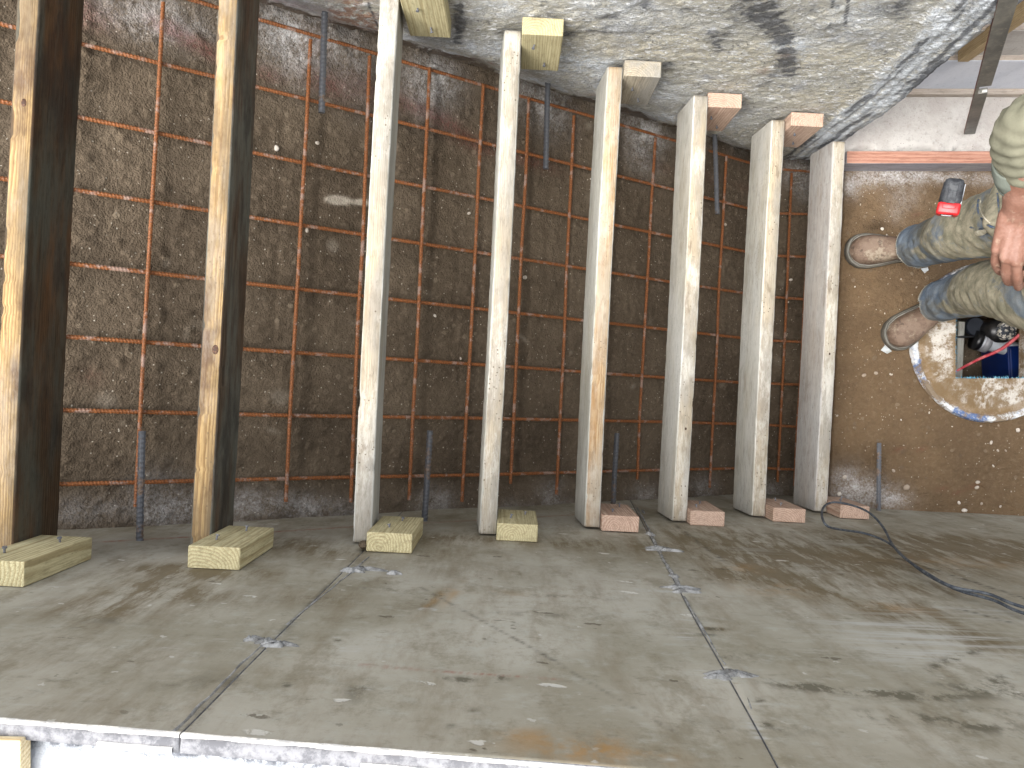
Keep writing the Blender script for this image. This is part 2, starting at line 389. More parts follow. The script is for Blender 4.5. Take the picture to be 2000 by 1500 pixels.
# ================================================================== PLYWOOD LINED LOWER WALL
def plywood():
    m = M('form_plywood', .75, .2)
    co = m.co
    streak = m.noise(16, 6, .70, m.map((1, 1, .28)))
    cloud = m.noise(3.1, 5, .6, m.map(loc=(3, 0, 8)))
    fine = m.noise(60, 6, .7, m.map((.5, 1, 1)))
    col = m.mix(m.rng(cloud, .38, .62), srgb(146, 141, 125), srgb(172, 168, 155))
    mott = m.noise(13, 7, .74, m.map((.9, 1, .6), loc=(9, 1, 4)))
    col = m.mix(m.rng(mott, .48, .66, 0, .6), col, srgb(118, 110, 90))
    mot2 = m.noise(34, 6, .72, m.map((.7, 1, 1.1), loc=(2, 6, 4)))
    col = m.mix(m.rng(mot2, .50, .68, 0, .5), col, srgb(168, 168, 158))
    col = m.mix(m.rng(m.noise(48, 6, .75, m.map((.6, 1, 1.2), loc=(8, 6, 1))), .54, .70, 0, .45), col, srgb(104, 98, 82))
    col = m.mix(m.rng(streak, .46, .70, 0, .5), col, srgb(118, 106, 84))
    col = m.mix(m.rng(fine, .5, .8, 0, .3), col, srgb(160, 158, 148))
    n = m.noise(26, 7, .74, m.map((1, 1, .22), loc=(5, 5, 5)))
    bm_ = m.math('MULTIPLY', m.attr('brown'), m.rng(n, .40, .62, .1, 1))
    col = m.mix(m.math('MINIMUM', bm_, .78), col, srgb(100, 86, 60))
    om = m.math('MULTIPLY', m.attr('ochre'), m.rng(m.noise(18, 5, .7, m.map(loc=(1, 5, 9))), .42, .62, .05, .42))
    col = m.mix(om, col, srgb(158, 122, 72))
    scr = m.noise(40, 6, .75, m.map((.07, 1, 1.4), loc=(2, 2, 9)))
    wm = m.math('MULTIPLY', m.attr('white'), m.rng(scr, .46, .64, 0, .8))
    col = m.mix(m.math('MINIMUM', wm, .65), col, srgb(178, 178, 172))
    dm = m.math('MULTIPLY', m.attr('dark'), m.rng(m.noise(26, 6, .72, m.map((.8, 1, .6), loc=(4, 2, 1))), .46, .60, .0, 1))
    col = m.mix(m.math('MINIMUM', dm, .8), col, srgb(84, 80, 66))
    col = m.mix(m.math('MINIMUM', m.attr('line'), .85), col, srgb(58, 54, 46))
    col = m.mix(m.math('MULTIPLY', m.attr('chalk'), m.rng(m.noise(90, 4, .6), .3, .7, .1, .75)), col, srgb(140, 74, 58))
    # little chips and flecks
    v = m.voro(30, m.vadd(m.map((.45, 1, 1)), m.rng(m.noise(50, 3, .6), 0, 1, -.012, .012, False)))
    vc = m.voro(30, m.vadd(m.map((.45, 1, 1)), m.rng(m.noise(50, 3, .6), 0, 1, -.012, .012, False)), out='Color')
    s = m.n('ShaderNodeSeparateColor'); m.set(s.inputs[0], vc)
    v2 = m.voro(75, m.vadd(m.map((.7, 1, .8)), m.rng(m.noise(90, 3, .6), 0, 1, -.008, .008, False))); v2c = m.voro(75, m.vadd(m.map((.7, 1, .8)), m.rng(m.noise(90, 3, .6), 0, 1, -.008, .008, False)), out='Color')
    s2 = m.n('ShaderNodeSeparateColor'); m.set(s2.inputs[0], v2c)
    ch2 = m.math('MULTIPLY', m.math('MULTIPLY', m.rng(v2, .26, .14), m.rng(s2.outputs[0], .86, .87)), m.rng(m.noise(6, 3), .42, .6))
    col = m.mix(m.math('MULTIPLY', ch2, .6), col, m.mix(m.math('GREATER_THAN', s2.outputs[1], .35), srgb(200, 198, 190), srgb(82, 76, 62)))
    ch = m.math('MULTIPLY', m.rng(v, .20, .12), m.rng(s.outputs[0], .80, .81))
    col = m.mix(m.math('MULTIPLY', ch, .7), col, m.mix(m.math('GREATER_THAN', s.outputs[1], .55), srgb(88, 80, 66), srgb(208, 206, 198)))
    h = m.math('ADD', m.math('MULTIPLY', fine, .5), m.math('MULTIPLY', scr, .4)); h = m.math('ADD', h, m.math('MULTIPLY', ch, -.8))
    rg = m.rng(mott, .3, .7, .62, .85)
    return m.fin(col, m.bump(h, .45, .0025), rg)
M_PLY = plywood()
M_PLYEDGE = wood('plywood_edge', srgb(206, 200, 184), srgb(168, 156, 130), 'X', 300, white=.9)
M_PEDGE = M('plywood_cut_edge', .9, .1); M_PEDGE = M_PEDGE.fin(M_PEDGE.mix(M_PEDGE.rng(M_PEDGE.noise(60, 5, .75), .4, .6), srgb(98, 98, 101), srgb(132, 132, 134)))
def seam1(z): return -.262-.03*np.clip((z-.5)/1.3, -.5, 1)
def seam2(z): return .382-.125*np.clip((z-.1)/1.7, -.2, 1)
WTOP = 1.765
lw = empty('formwork_wall', (0, LOWY, 0))
tag(lw, 'long grey plywood-lined wall along the lower side of the stair, white along its top', 'wall')
def pl_panel(fa, fb, label):
    s = np.linspace(0, 1, 230); zz = np.arange(-.30, WTOP+.001, .006); zz[-1] = WTOP
    Sg, Zg = np.meshgrid(s, zz, indexing='ij')
    A = fa(Zg) if callable(fa) else fa; B = fb(Zg) if callable(fb) else fb
    A = A + .0010; B = B - .0010
    Xg = A+(B-A)*Sg
    Zg = Zg + .06*Xg*sm(1.2, 1.74, Zg)
    Yg = np.full_like(Xg, 0.0) + (fbm(Xg*2.2, Zg*2.2, 50, 3)-.5)*.006
    m_ = {k: np.zeros_like(Xg) for k in ('brown', 'ochre', 'white', 'dark', 'line', 'chalk')}
    def g_(key, u, v, rx, rz, a, rot=0, pw=2):
        c = onwall(u, v, LOWY); m_[key] += a*gauss(Xg, Zg, (c.x, c.z), rx, rz, rot, pw)
    for (u, v, rx, rz, a, rot) in [(300, 1150, .12, .05, 1.5, .3), (350, 1115, .09, .04, 1.5, 0), (200, 1190, .09, .06, 1.0, .3), (450, 1120, .08, .05, 1.0, 0), (250, 1270, .10, .06, .5, .2), (560, 1060, .1, .08, .9, 0), (650, 1080, .08, .06, .8, 0),
                                   (850, 1080, .10, .10, .6, 0), (850, 1170, .012, .09, .9, .2), (960, 1120, .2, .04, .5, 0), (1100, 1060, .2, .08, .8, 0), (860, 1050, .15, .05, .7, 0), (620, 1170, .1, .05, .6, 0),
                                   (1400, 1050, .2, .15, 1.1, 0), (1550, 1090, .25, .12, 1.2, 0), (1500, 1130, .12, .10, 1.0, 0), (1700, 1100, .25, .12, .9, 0), (1850, 1060, .3, .14, 1.4, 0), (1950, 1080, .3, .14, 1.4, 0),
                                   (1800, 1150, .10, .06, 1.1, 0), (1700, 1180, .09, .05, 1.2, 0), (1780, 1200, .08, .05, 1.1, -.5), (1900, 1250, .06, .06, 1.0, -.6), (1600, 1150, .06, .05, .8, 0), (1430, 1120, .05, .05, .7, 0)]:
        g_('brown', u, v, rx, rz, a, rot)
    for (u, v, rx, rz, a, rot) in [(850, 1170, .008, .09, 1.0, .2), (885, 1160, .008, .07, 1.0, .15), (1500, 1150, .06, .05, 1.0, 0), (1450, 1110, .05, .04, .9, 0), (1750, 1190, .06, .03, 1.1, 0), (1100, 1470, .05, .02, 1.4, 0), (1030, 1440, .03, .015, 1.4, 0), (1170, 1460, .03, .03, 1.2, 0),
                                   (1280, 1480, .03, .02, .9, 0), (1000, 1160, .1, .02, .4, 0), (1900, 1100, .2, .06, .7, 0)]:
        g_('ochre', u, v, rx, rz, a, rot)
    for (u, v, rx, rz, a, rot) in [(1720, 1220, .10, .05, 1.0, 0), (1820, 1260, .12, .06, 1.0, 0), (1780, 1290, .06, .04, .9, 0), (1900, 1200, .15, .04, .9, 0), (1950, 1250, .12, .04, .8, 0), (1600, 1110, .06, .05, .4, 0), (1480, 1075, .07, .05, .5, 0),
                                   (1650, 1060, .12, .05, .7, 0), (1350, 1215, .025, .018, 1.2, 0), (1340, 1240, .016, .03, 1.1, .3), (690, 1116, .05, .008, 1.6, 0), (520, 1255, .03, .01, 1.6, 0), (1320, 1155, .03, .012, 1.5, 0), (1290, 1072, .03, .012, 1.4, 0),
                                   (1400, 1318, .03, .012, 1.5, 0), (1570, 1275, .03, .006, 1.0, 0), (1650, 1300, .03, .006, .9, 0), (1400, 1345, .03, .004, 1.0, 0)]:
        g_('white', u, v, rx, rz, a, rot)
    for (u, v, rx, rz, a, rot) in [(1600, 1345, .05, .010, 1.0, 0), (1680, 1355, .06, .010, 1.0, 0), (1560, 1340, .03, .008, .9, 0), (1780, 1365, .05, .012, .9, 0), (1850, 1360, .06, .010, .7, 0), (1740, 1400, .05, .012, 1.1, 0), (1900, 1420, .05, .02, 1.0, 0), (1960, 1350, .08, .02, 1.1, 0), (1860, 1290, .10, .008, 1.2, -.65),
                                   (1950, 1330, .05, .012, 1.0, -.6), (1940, 1400, .05, .02, .8, 0), (905, 1328, .012, .008, 1.4, 0), (860, 1325, .01, .006, 1.2, 0), (975, 1325, .012, .008, 1.4, 0), (700, 1350, .015, .03, .7, 0), (760, 1150, .05, .008, .8, 0), (1100, 1165, .1, .01, .6, 0), (1050, 1200, .1, .01, .5, 0),
                                   (240, 1215, .05, .015, .5, 0), (370, 1330, .05, .03, .4, 0), (1420, 1280, .03, .02, .9, 0), (1500, 1420, .05, .02, .6, 0), (1380, 1240, .02, .004, 1.5, 0)]:
        g_('dark', u, v, rx, rz, a, rot)
    for (u, v) in [(420, 1254), (685, 1268), (765, 1121), (700, 1350), (1195, 1010), (1230, 1062), (1250, 1062), (1255, 1152), (1290, 1152), (640, 1100), (310, 1222), (330, 1270), (1030, 1180), (835, 1190)]:
        c = onwall(u, v, LOWY); q1 = np.hypot((Xg-c.x)/.012, (Zg-c.z)/.010); m_['white'] += 1.1*np.exp(-((q1-1)/.22)**2) + .4*(q1 < 1)
    for (u, v) in [(650, 1240), (660, 1252), (555, 1335), (560, 1340), (715, 1340), (1040, 1363), (925, 1388), (720, 1435), (880, 1419), (1235, 1245), (1080, 1310), (1300, 1480), (1500, 1417), (1510, 1450), (1830, 1460), (1630, 1485), (390, 1410), (285, 1290), (930, 1230), (1115, 1225), (1500, 1330), (1720, 1350), (1480, 1370)]:
        g_('dark', u, v, rnd.uniform(.004, .008), rnd.uniform(.002, .005), rnd.uniform(.7, 1.4)); g_('white', u+8, v+5, .006, .003, 1.2)
    g_('dark', 1395, 1228, .016, .006, 3.0); g_('brown', 1395, 1228, .02, .008, 2.0)
    for k in range(12): g_('white', rnd.uniform(50, 1950), rnd.uniform(1100, 1450), .02, .002, .8)
    # pencil / saw line
    def line(key, p, q, wd, a, br=.35):
        c, d = onwall(*p, LOWY), onwall(*q, LOWY)
        vx, vz = d.x-c.x, d.z-c.z; L = math.hypot(vx, vz); t = ((Xg-c.x)*vx+(Zg-c.z)*vz)/L/L
        dd = np.abs((Xg-c.x)*vz-(Zg-c.z)*vx)/L
        m_[key] += a*np.exp(-(dd/wd)**2)*(t > 0)*(t < 1)*(.25+sm(br, br+.2, vn(t*60, t*3, 5)))
    line('line', (820, 1145), (1100, 1300), .003, .4); line('line', (1000, 1245), (1330, 1440), .003, .3)
    line('line', (1750, 1090), (2100, 1200), .006, .7); line('line', (1870, 1190), (2000, 1225), .005, .6); line('line', (1300, 1012), (1420, 1100), .004, .6)
    line('chalk', (200, 1058), (700, 1028), .006, .9, .1); line('chalk', (800, 1024), (1200, 1000), .006, .6, .1); line('chalk', (700, 1299), (1100, 1330), .003, .8)
    # grey damp band just above the soil
    ze = zbase(Xg)
    m_['brown'] += .55*np.exp(-np.clip(Zg-ze, 0, 9)/.05)
    # seams get dirty
    m_['dark'] += .5*np.exp(-(np.abs(Xg-seam1(Zg))/.008)**2)*sm(.3, .9, Zg)
    m_['white'] += 1.4*np.exp(-(np.abs(Xg-seam2(Zg))/.007)**2)*sm(.3, .7, vn(Zg*14, Zg*3, 8)) + .8*np.exp(-(np.abs(Xg-seam1(Zg))/.005)**2)*sm(.5, .8, vn(Zg*24, Zg*3, 8))
    o = grid_mesh('plywood_panel', Xg, Yg, Zg, M_PLY, lw, m_, flip=True)
    md = o.modifiers.new('thick', 'SOLIDIFY'); md.thickness = .017; md.offset = -1; o.data.materials.append(M_PEDGE); md.material_offset_rim = 1
    if label: o['label'] = label
    return o
pl_panel(-1.75, seam1, None); pl_panel(seam1, seam2, None); pl_panel(seam2, 2.5, 'weathered plywood with brown streaks and scrapes')
# caulk and cement paste squeezed from the seams
M_PASTE = M('cement_paste', .9, .2); _p = M_PASTE
M_PASTE = _p.fin(_p.mix(_p.rng(_p.noise(45, 5, .7), .35, .65), srgb(112, 111, 108), srgb(164, 164, 162)), _p.bump(_p.noise(70, 5, .7), .9, .006))
def paste(x, z, rx, rz, th=.007, seed=0):
    bm = bmesh.new()
    n = 26
    c = bm.verts.new((x, th*.9, z)); rings = []
    for k, (fr, hh) in enumerate([(.35, .9), (.7, .6), (.95, .25), (1.0, -.25)]):
        ring = []
        for j in range(n):
            a = 2*math.pi*j/n; q = fr*(1+1.3*(float(vn(np.array(math.cos(a)*1.9+9), np.array(math.sin(a)*1.9+5), seed))-.5)*2)
            ring.append(bm.verts.new((x+rx*q*math.cos(a), th*hh*(.6+.8*rnd.random()) if hh > 0 else -.003, z+rz*q*math.sin(a))))
        rings.append(ring)
    for j in range(n): bm.faces.new((c, rings[0][(j+1) % n], rings[0][j]))
    for a_, b_ in zip(rings[:-1], rings[1:]):
        for j in range(n): bm.faces.new((a_[j], a_[(j+1) % n], b_[(j+1) % n], b_[j]))
    bmesh.ops.recalc_face_normals(bm, faces=bm.faces)
    obj('cement_lump', bm, M_PASTE, lw, True)
for i, (u, v, rx, rz) in enumerate([(690, 1116, .022, .007), (705, 1113, .045, .004), (515, 1256, .018, .008), (545, 1262, .030, .005), (490, 1252, .018, .005), (1285, 1071, .030, .010), (1300, 1076, .035, .006), (1335, 1156, .028, .010), (1325, 1150, .040, .005),
                                (1318, 1128, .010, .014), (1270, 1045, .010, .016), (1425, 1318, .032, .010), (1405, 1326, .020, .006), (1440, 1322, .016, .008), (770, 1121, .014, .004), (1255, 1000, .006, .02)]):
    c = onwall(u, v, LOWY); paste(c.x, c.z, rx*.62, rz*.8, .006, i)
def bead(p, q, r):
    a, b = onwall(*p, LOWY), onwall(*q, LOWY); bm = bmesh.new()
    pts = [a.lerp(b, t/9) + Vector((rnd.uniform(-1, 1)*.0012, -LOWY+rnd.uniform(-.001, .0005), 0)) for t in range(10)]
    tube(bm, pts, [r*rnd.uniform(.5, 1.3) for _ in range(12)], 7, n=60); obj('seam_bead', bm, M_PASTE, lw, True)
bead((1455, 1355), (1530, 1520), .0014); bead((1335, 1165), (1415, 1300), .0018); bead((1245, 992), (1290, 1080), .003); bead((1292, 1085), (1330, 1150), .004)
bead((520, 1250), (338, 1430), .0016); bead((722, 1088), (560, 1220), .0014)
# stains in the ply: knot plugs
# wall body behind the plywood, white on top
def white_render():
    m = M('white_render', .85, .2)
    n = m.noise(22, 6, .7); f = m.noise(130, 5, .7)
    col = m.mix(m.rng(n, .35, .65), srgb(176, 180, 185), srgb(192, 196, 200))
    col = m.mix(m.rng(f, .58, .72, 0, .5), col, srgb(150, 152, 156))
    e = m.math('MULTIPLY', m.attr('edge'), m.rng(m.noise(60, 5, .75), .38, .58, .1, 1))
    col = m.mix(m.math('MINIMUM', e, .9), col, srgb(84, 86, 92))
    return m.fin(col, m.bump(m.math('ADD', n, m.math('MULTIPLY', f, .6)), .8, .008))
M_WHITE = white_render()
gx2 = np.arange(-1.75, 2.5, .006); gy2 = np.concatenate([[-.0175, -.0176], np.arange(-.0185, -.34, -.005), [-.3405, -.341]])
X2, Y2 = np.meshgrid(gx2, gy2, indexing='ij')
Z2 = 1.753 + .06*X2 + (fbm(X2*30, Y2*30, 60, 4)-.5)*.008 - .006*np.exp(-((Y2+.024)/.006)**2) + .010*np.exp(-((Y2+.0175)/.005)**2)*sm(.35, .6, fbm(X2*40, Y2*5, 61, 3))
Z2[:, 0] = -.32; Z2[:, -1] = -.32
capo = grid_mesh('wall_core', X2, Y2, Z2, M_WHITE, lw, dict(edge=2.2*np.exp(-((Y2+.0225)/.0050)**2)), flip=True)
# white dusted lip on the plywood's top edge : one thin bead on each arris
bm = bmesh.new()
for k in range(3):
    x0 = [-1.75, float(seam1(np.array(1.74)))+.0008, float(seam2(np.array(1.74)))+.0008][k]; x1 = [float(seam1(np.array(1.74)))-.0008, float(seam2(np.array(1.74)))-.0008, 2.5][k]
    for (ya_, yb_, thr) in ((.0008, -.0026, -1), (-.0125, -.0185, .44)):
        N_ = int((x1-x0)/.006); prev = None
        for i in range(N_+1):
            x = x0+(x1-x0)*i/N_; j = float(fbm(np.array(x*38), np.array(2.+ya_*900), 70, 3))-.5
            if thr > 0 and float(vn(np.array(x*7), np.array(3.3), 72)) < thr: prev = None; continue
            vs = [bm.verts.new((x, ya_+j*.0016, WTOP+.06*x-.003)), bm.verts.new((x, ya_-.0006+j*.0016, WTOP+.06*x+.0022+j*.001)), bm.verts.new((x, yb_+.0006-j*.003, WTOP+.06*x+.0024+j*.001)), bm.verts.new((x, yb_-j*.004, WTOP+.06*x+.0003))]
            if prev:
                for a in range(3): bm.faces.new((prev[a], vs[a], vs[a+1], prev[a+1]))
            prev = vs
bmesh.ops.recalc_face_normals(bm, faces=bm.faces)
lip = obj('white_lip', bm, None, lw, True)
_m = M('lime_dust', .9, .1); lip.data.materials.append(_m.fin(_m.mix(_m.rng(_m.noise(80, 4, .7), .4, .6), srgb(236, 232, 222), srgb(196, 194, 190)), _m.bump(_m.noise(120, 4, .7), .6, .003)))

# ================================================================== UPPER OLD CONCRETE WALL
def old_concrete():
    m = M('old_concrete', .9, .2)
    co = m.co
    big = m.noise(4, 5, .62); mid = m.noise(24, 6, .72); fine = m.noise(62, 6, .72); fl = m.noise(88, 6, .80, m.map((.55, 1, 1.5), loc=(3, 3, 3)))
    col = m.mix(m.rng(big, .35, .66), srgb(180, 178, 168), srgb(196, 190, 172))
    col = m.mix(m.rng(mid, .5, .75, 0, .5), col, srgb(182, 182, 180))
    col = m.mix(m.rng(fine, .53, .72, 0, .8), col, srgb(136, 132, 124))
    gate = m.noise(13, 4, .65, m.map(loc=(6, 6, 6)))
    pit_ = m.math('MULTIPLY', m.rng(fine, .60, .66), m.rng(gate, .42, .6))
    col = m.mix(m.math('MULTIPLY', pit_, .9), col, srgb(58, 57, 58))
    blk = m.rng(m.math('ADD', m.math('MULTIPLY', m.noise(11, 5, .7, m.map(loc=(3, 9, 7))), .7), m.math('MULTIPLY', fine, .3)), .565, .62, 0, .6); col = m.mix(blk, col, srgb(92, 94, 100))
    flk = m.math('MULTIPLY', m.rng(fl, .50, .55), m.rng(m.noise(9, 4, .6, m.map(loc=(1, 8, 2))), .38, .56, .45, 1))
    col = m.mix(m.math('MULTIPLY', flk, .9), col, srgb(243, 244, 244))
    bl = m.rng(m.noise(7, 4, .6, m.map(loc=(9, 9, 1))), .55, .7, 0, .35); col = m.mix(bl, col, srgb(168, 178, 200))
    wm = m.math('MULTIPLY', m.attr('white'), m.rng(m.math('ADD', m.math('MULTIPLY', mid, .5), m.math('MULTIPLY', fine, .5)), .40, .58, .2, 1.2))
    col = m.mix(m.math('MINIMUM', wm, .92), col, srgb(232, 238, 244))
    rm = m.math('MULTIPLY', m.attr('rust'), m.rng(mid, .40, .6)); col = m.mix(m.math('MINIMUM', rm, .7), col, srgb(158, 104, 62))
    pm = m.math('MULTIPLY', m.attr('pink'), m.rng(fine, .35, .6, .2, 1)); col = m.mix(m.math('MINIMUM', pm, .6), col, srgb(176, 130, 124))
    dm = m.math('MULTIPLY', m.attr('dark'), m.rng(fine, .34, .60, .4, 1.1)); col = m.mix(m.math('MINIMUM', dm, .82), col, srgb(78, 80, 85))
    mm = m.math('MULTIPLY', m.attr('mud'), m.rng(mid, .35, .55, .3, 1.1)); col = m.mix(m.math('MINIMUM', mm, .9), col, srgb(96, 80, 64))
    hh = m.math('ADD', m.math('MULTIPLY', mid, .7), m.math('MULTIPLY', fine, .8)); hh = m.math('ADD', hh, m.math('MULTIPLY', flk, .35)); hh = m.math('SUBTRACT', hh, m.math('MULTIPLY', pit_, .7))
    return m.fin(col, m.bump(hh, 1.0, .013))
M_OLD = old_concrete()
WX1 = I(650*2.42/F, 475*2.42/F).x
xs = np.concatenate([np.arange(-1.75, WX1-.004, .005), [WX1, WX1]]); zs = np.arange(-.35, 1.452, .005)
Xg, Zg = np.meshgrid(xs, zs, indexing='ij')
above = Zg-zbase(np.minimum(Xg, 1.0))
n_m = fbm(Xg*9, Zg*9, 71, 4)
Yg = .0 + .040*(1-sm(.02, .20, above+.10*(n_m-.5))) + (fbm(Xg*4, Zg*4, 80, 4)-.5)*.016 + (fbm(Xg*40, Zg*40, 81, 4, .65)-.5)*.010
# rendered jamb strip near the free end stands slightly proud, with ragged edges
jx = WX1-.145+.05*(fbm(Zg*6, Zg*0+3, 82, 3)-.5)+.07*np.clip(.5-Zg, 0, 1)
Yg -= .004*sm(0, .006, Xg-jx)
for k, off in enumerate((.052, .083, .112)):
    gxl = WX1-off+.010*(fbm(Zg*9, Zg*0+k, 84, 3)-.5); Yg += .004*np.exp(-((Xg-gxl)/.0035)**2)*sm(.3, .6, vn(Zg*8, Zg*0+k, 85))
Yg[-1] = .22
ms = {k: np.zeros_like(Xg) for k in ('white', 'rust', 'pink', 'dark', 'mud')}
def gw(key, u, v, rx, rz, a, rot=0, pw=2):
    c = onwall(u, v, TOPY); ms[key] += a*gauss(Xg, Zg, (c.x, c.z), rx, rz, rot, pw)
for (u, v, rx, rz, a) in [(870, 130, .06, .05, 1.5), (940, 95, .10, .05, .9), (1100, 120, .08, .06, .9), (1200, 165, .08, .06, 1.1), (1180, 130, .06, .05, .6), (1290, 190, .06, .05, .8), (1020, 110, .05, .05, .8), (1050, 170, .05, .03, 1.2),
                          (760, 70, .08, .08, .7), (600, 20, .1, .1, .8), (520, 10, .06, .1, .6), (1310, 230, .05, .05, .8), (1420, 240, .06, .06, .6), (1250, 250, .06, .02, 1.3), (980, 10, .05, .04, .6), (1150, 10, .08, .05, .5), (1560, 90, .06, .04, 1.0), (1290, 30, .08, .06, .35), (1700, 30, .1, .1, .5)]:
    gw('white', u, v, rx, rz, a)
for (u, v, rx, rz, a) in [(700, 40, .06, .05, 1.3), (680, 12, .05, .05, 1.1), (730, 55, .03, .03, .8), (640, 60, .05, .03, .4), (1000, 300, .05, .03, .3), (1500, 140, .02, .02, .5), (1540, 110, .02, .02, .4)]:
    gw('rust', u, v, rx, rz, a)
for (u, v, rx, rz, a) in [(690, 80, .08, .03, .8), (540, 20, .1, .05, .6), (930, 140, .1, .02, .7), (1200, 190, .08, .02, .5), (1380, 300, .1, .03, .5)]:
    gw('pink', u, v, rx, rz, a)
def wl(p, q, wd, a, key='dark', br=.3, fq=20):
    c, d = onwall(*p, TOPY), onwall(*q, TOPY); vx, vz = d.x-c.x, d.z-c.z; L = math.hypot(vx, vz)
    t = ((Xg-c.x)*vx+(Zg-c.z)*vz)/L/L; dd = np.abs((Xg-c.x)*vz-(Zg-c.z)*vx)/L
    ms[key] += a*np.exp(-(dd/wd)**2)*sm(-.04, .04, t)*sm(1.04, .96, t)*(.3+sm(br, br+.3, vn(t*fq, t*0+2, 5)))
wl((1470, -30), (1500, 40), .030, 1.5); wl((1495, 30), (1540, 80), .026, 1.7); wl((1535, 75), (1555, 150), .020, 1.4); wl((1430, 10), (1520, 60), .03, .5); wl((1500, 170), (1560, 100), .015, .5)
wl((895, 0), (895, 85), .010, 1.0); wl((900, 0), (905, 60), .005, .8); wl((1390, 60), (1405, 100), .016, .6); wl((1680, -5), (1672, 55), .0028, 1.3, br=.1); wl((1645, -5), (1643, 20), .003, 1.0)
wl((1440, 35), (1400, 90), .02, .35); wl((720, 0), (745, 70), .0028, .9, br=.1); wl((1830, -60), (1790, 40), .02, .5)
for (u, v, rx, rz, a) in [(1190, 32, .02, .012, 1.2), (1080, 25, .018, .015, .9), (1260, 10, .02, .02, .7), (905, 40, .03, .03, .6), (1110, 65, .02, .015, 1.2), (1165, 60, .035, .01, .9), (1055, 45, .05, .008, .9), (1300, 130, .02, .02, .8), (1305, 140, .015, .015, .6), (1455, 200, .01, .03, .6),
                          (1340, 20, .015, .01, .7), (1490, 170, .02, .01, .6), (1640, 60, .06, .03, .5), (1760, 20, .05, .03, .6), (1590, 20, .04, .02, .5), (880, 80, .02, .03, .5), (1000, 65, .03, .02, .8), (1210, 130, .015, .01, .8), (760, 120, .02, .02, .5)]:
    gw('dark', u, v, rx, rz, a)
# jamb strip : light with dark grooves
ms['white'] += 1.25*sm(0, .02, Xg-jx)*(.45+.9*vn(Zg*7, Xg*60, 86))
for off, a in ((.105, 1.0), (.085, .5), (.035, 1.1), (.055, .35), (.01, .4)):
    gxl = WX1-off-.02*np.clip(.45-Zg, -.3, 1)+.014*(fbm(Zg*9, Zg*0+off*50, 87, 3)-.5)
    ms['dark'] += 1.5*a*np.exp(-((Xg-gxl)/.007)**2)*sm(.2, .5, vn(Zg*9, Zg*0+off*90, 88))
ms['dark'] += 1.8*np.exp(-((Xg-WX1+.004)/.016)**2)*np.exp(-((Zg-.62)/.10)**2) + 1.2*np.exp(-((Xg-WX1+.004)/.012)**2)*np.exp(-((Zg-.17)/.03)**2)
# foot of the wall : mud and efflorescence
ms['mud'] += 1.5*(1-sm(.015, .075, above+.10*(n_m-.45)))
ms['white'] += .9*np.exp(-((above-.12)/.05)**2)*sm(.42, .62, fbm(Xg*7, Zg*5, 90, 3))
edge_x = np.interp(Zg, [.12, .47, .73, .96, 1.45], [.978, .980, .957, .929, .87])+.006*(fbm(Zg*12, Zg*0+4, 99, 3)-.5)
Xg = np.where(Xg > .5, .5+(Xg-.5)*(edge_x-.5)/(WX1-.5), Xg)
ow = grid_mesh('concrete_wall', Xg, Yg, Zg, M_OLD, None, ms)
ow.location = (0, TOPY, 0)
# close the top and the back so that it is a solid wall
me = ow.data; bm = bmesh.new(); bm.from_mesh(me)
be = [e for e in bm.edges if e.is_boundary and all(v.co.z > 1.44 for v in e.verts)]
ex_ = bmesh.ops.extrude_edge_only(bm, edges=be)
for v in [v for v in ex_['geom'] if isinstance(v, bmesh.types.BMVert)]: v.co.y = .22
bm.to_mesh(me); bm.free(); me.polygons.foreach_set('use_smooth', [True]*len(me.polygons))
tag(ow, 'rough old concrete wall with flaking white paint and black smears along the upper side', 'wall')
# ================================================================== REBAR MESH
def steel(name, rust, amt, base=srgb(96, 96, 100), rough=.6):
    m = M(name, rough, .5)
    n = m.noise(28, 5, .7, m.vadd(m.co, m.math('MULTIPLY', m.rand(), 13)))
    f = m.noise(300, 3, .6)
    r1 = m.mix(m.rng(f, .35, .65), rust, tuple(c*.5 for c in rust[:3])+(1,))
    col = m.mix(m.rng(n, .34, .44, 1, 0) if amt < 1 else .0, base, r1) if amt < 1 else r1
    if amt >= 1: col = m.mix(m.rng(n, .52, .62, 0, .75), r1, base)
    col = m.mix(m.rng(f, .6, .8, 0, .35), col, srgb(166, 124, 80))
    return m.fin(col, m.bump(f, .4, .001))
M_RUST = steel('rusty_steel', srgb(146, 88, 44), 1, srgb(152, 132, 120))
M_STEEL = steel('grey_steel', srgb(128, 108, 92), .12, srgb(88, 90, 94), .5)
def rib_bar(name, a, b, r, mat, parent=None, rib=.0068, hgt=.16, wob=.002, seed=0):
    a, b = Vector(a), Vector(b); L = (b-a).length; per = 4; n = max(4, int(L/rib*per))
    T = (b-a).normalized(); U = T.cross(Vector((0, 0, 1)));  U = U.normalized() if U.length > .1 else Vector((1, 0, 0)); V = T.cross(U)
    bm = bmesh.new(); seg = 10; prev = None
    for i in range(n+1):
        t = i/n
        c = a.lerp(b, t) + U*wob*(float(vn(np.array(t*5+seed), np.array(seed*3.1)))-.5) + V*wob*(float(vn(np.array(t*4+seed), np.array(seed*1.7+9)))-.5)
        ring = []
        for j in range(seg):
            an = 2*math.pi*j/seg
            ph = (i/per + (j/seg)*(1 if j < seg/2 else -1)) % 1
            rr = r*(1+(hgt if ph < .38 else 0)) * (1.12 if j in (0, seg//2) else 1)
            ring.append(bm.verts.new(c+(U*math.cos(an)+V*math.sin(an))*rr))
        if prev:
            for j in range(seg): bm.faces.new((prev[j], ring[j], ring[(j+1) % seg], prev[(j+1) % seg]))
        else: bm.faces.new(ring[::1])
        prev = ring
    bm.faces.new(prev[::-1]); bmesh.ops.recalc_face_normals(bm, faces=bm.faces)
    return obj(name, bm, mat, parent, False)
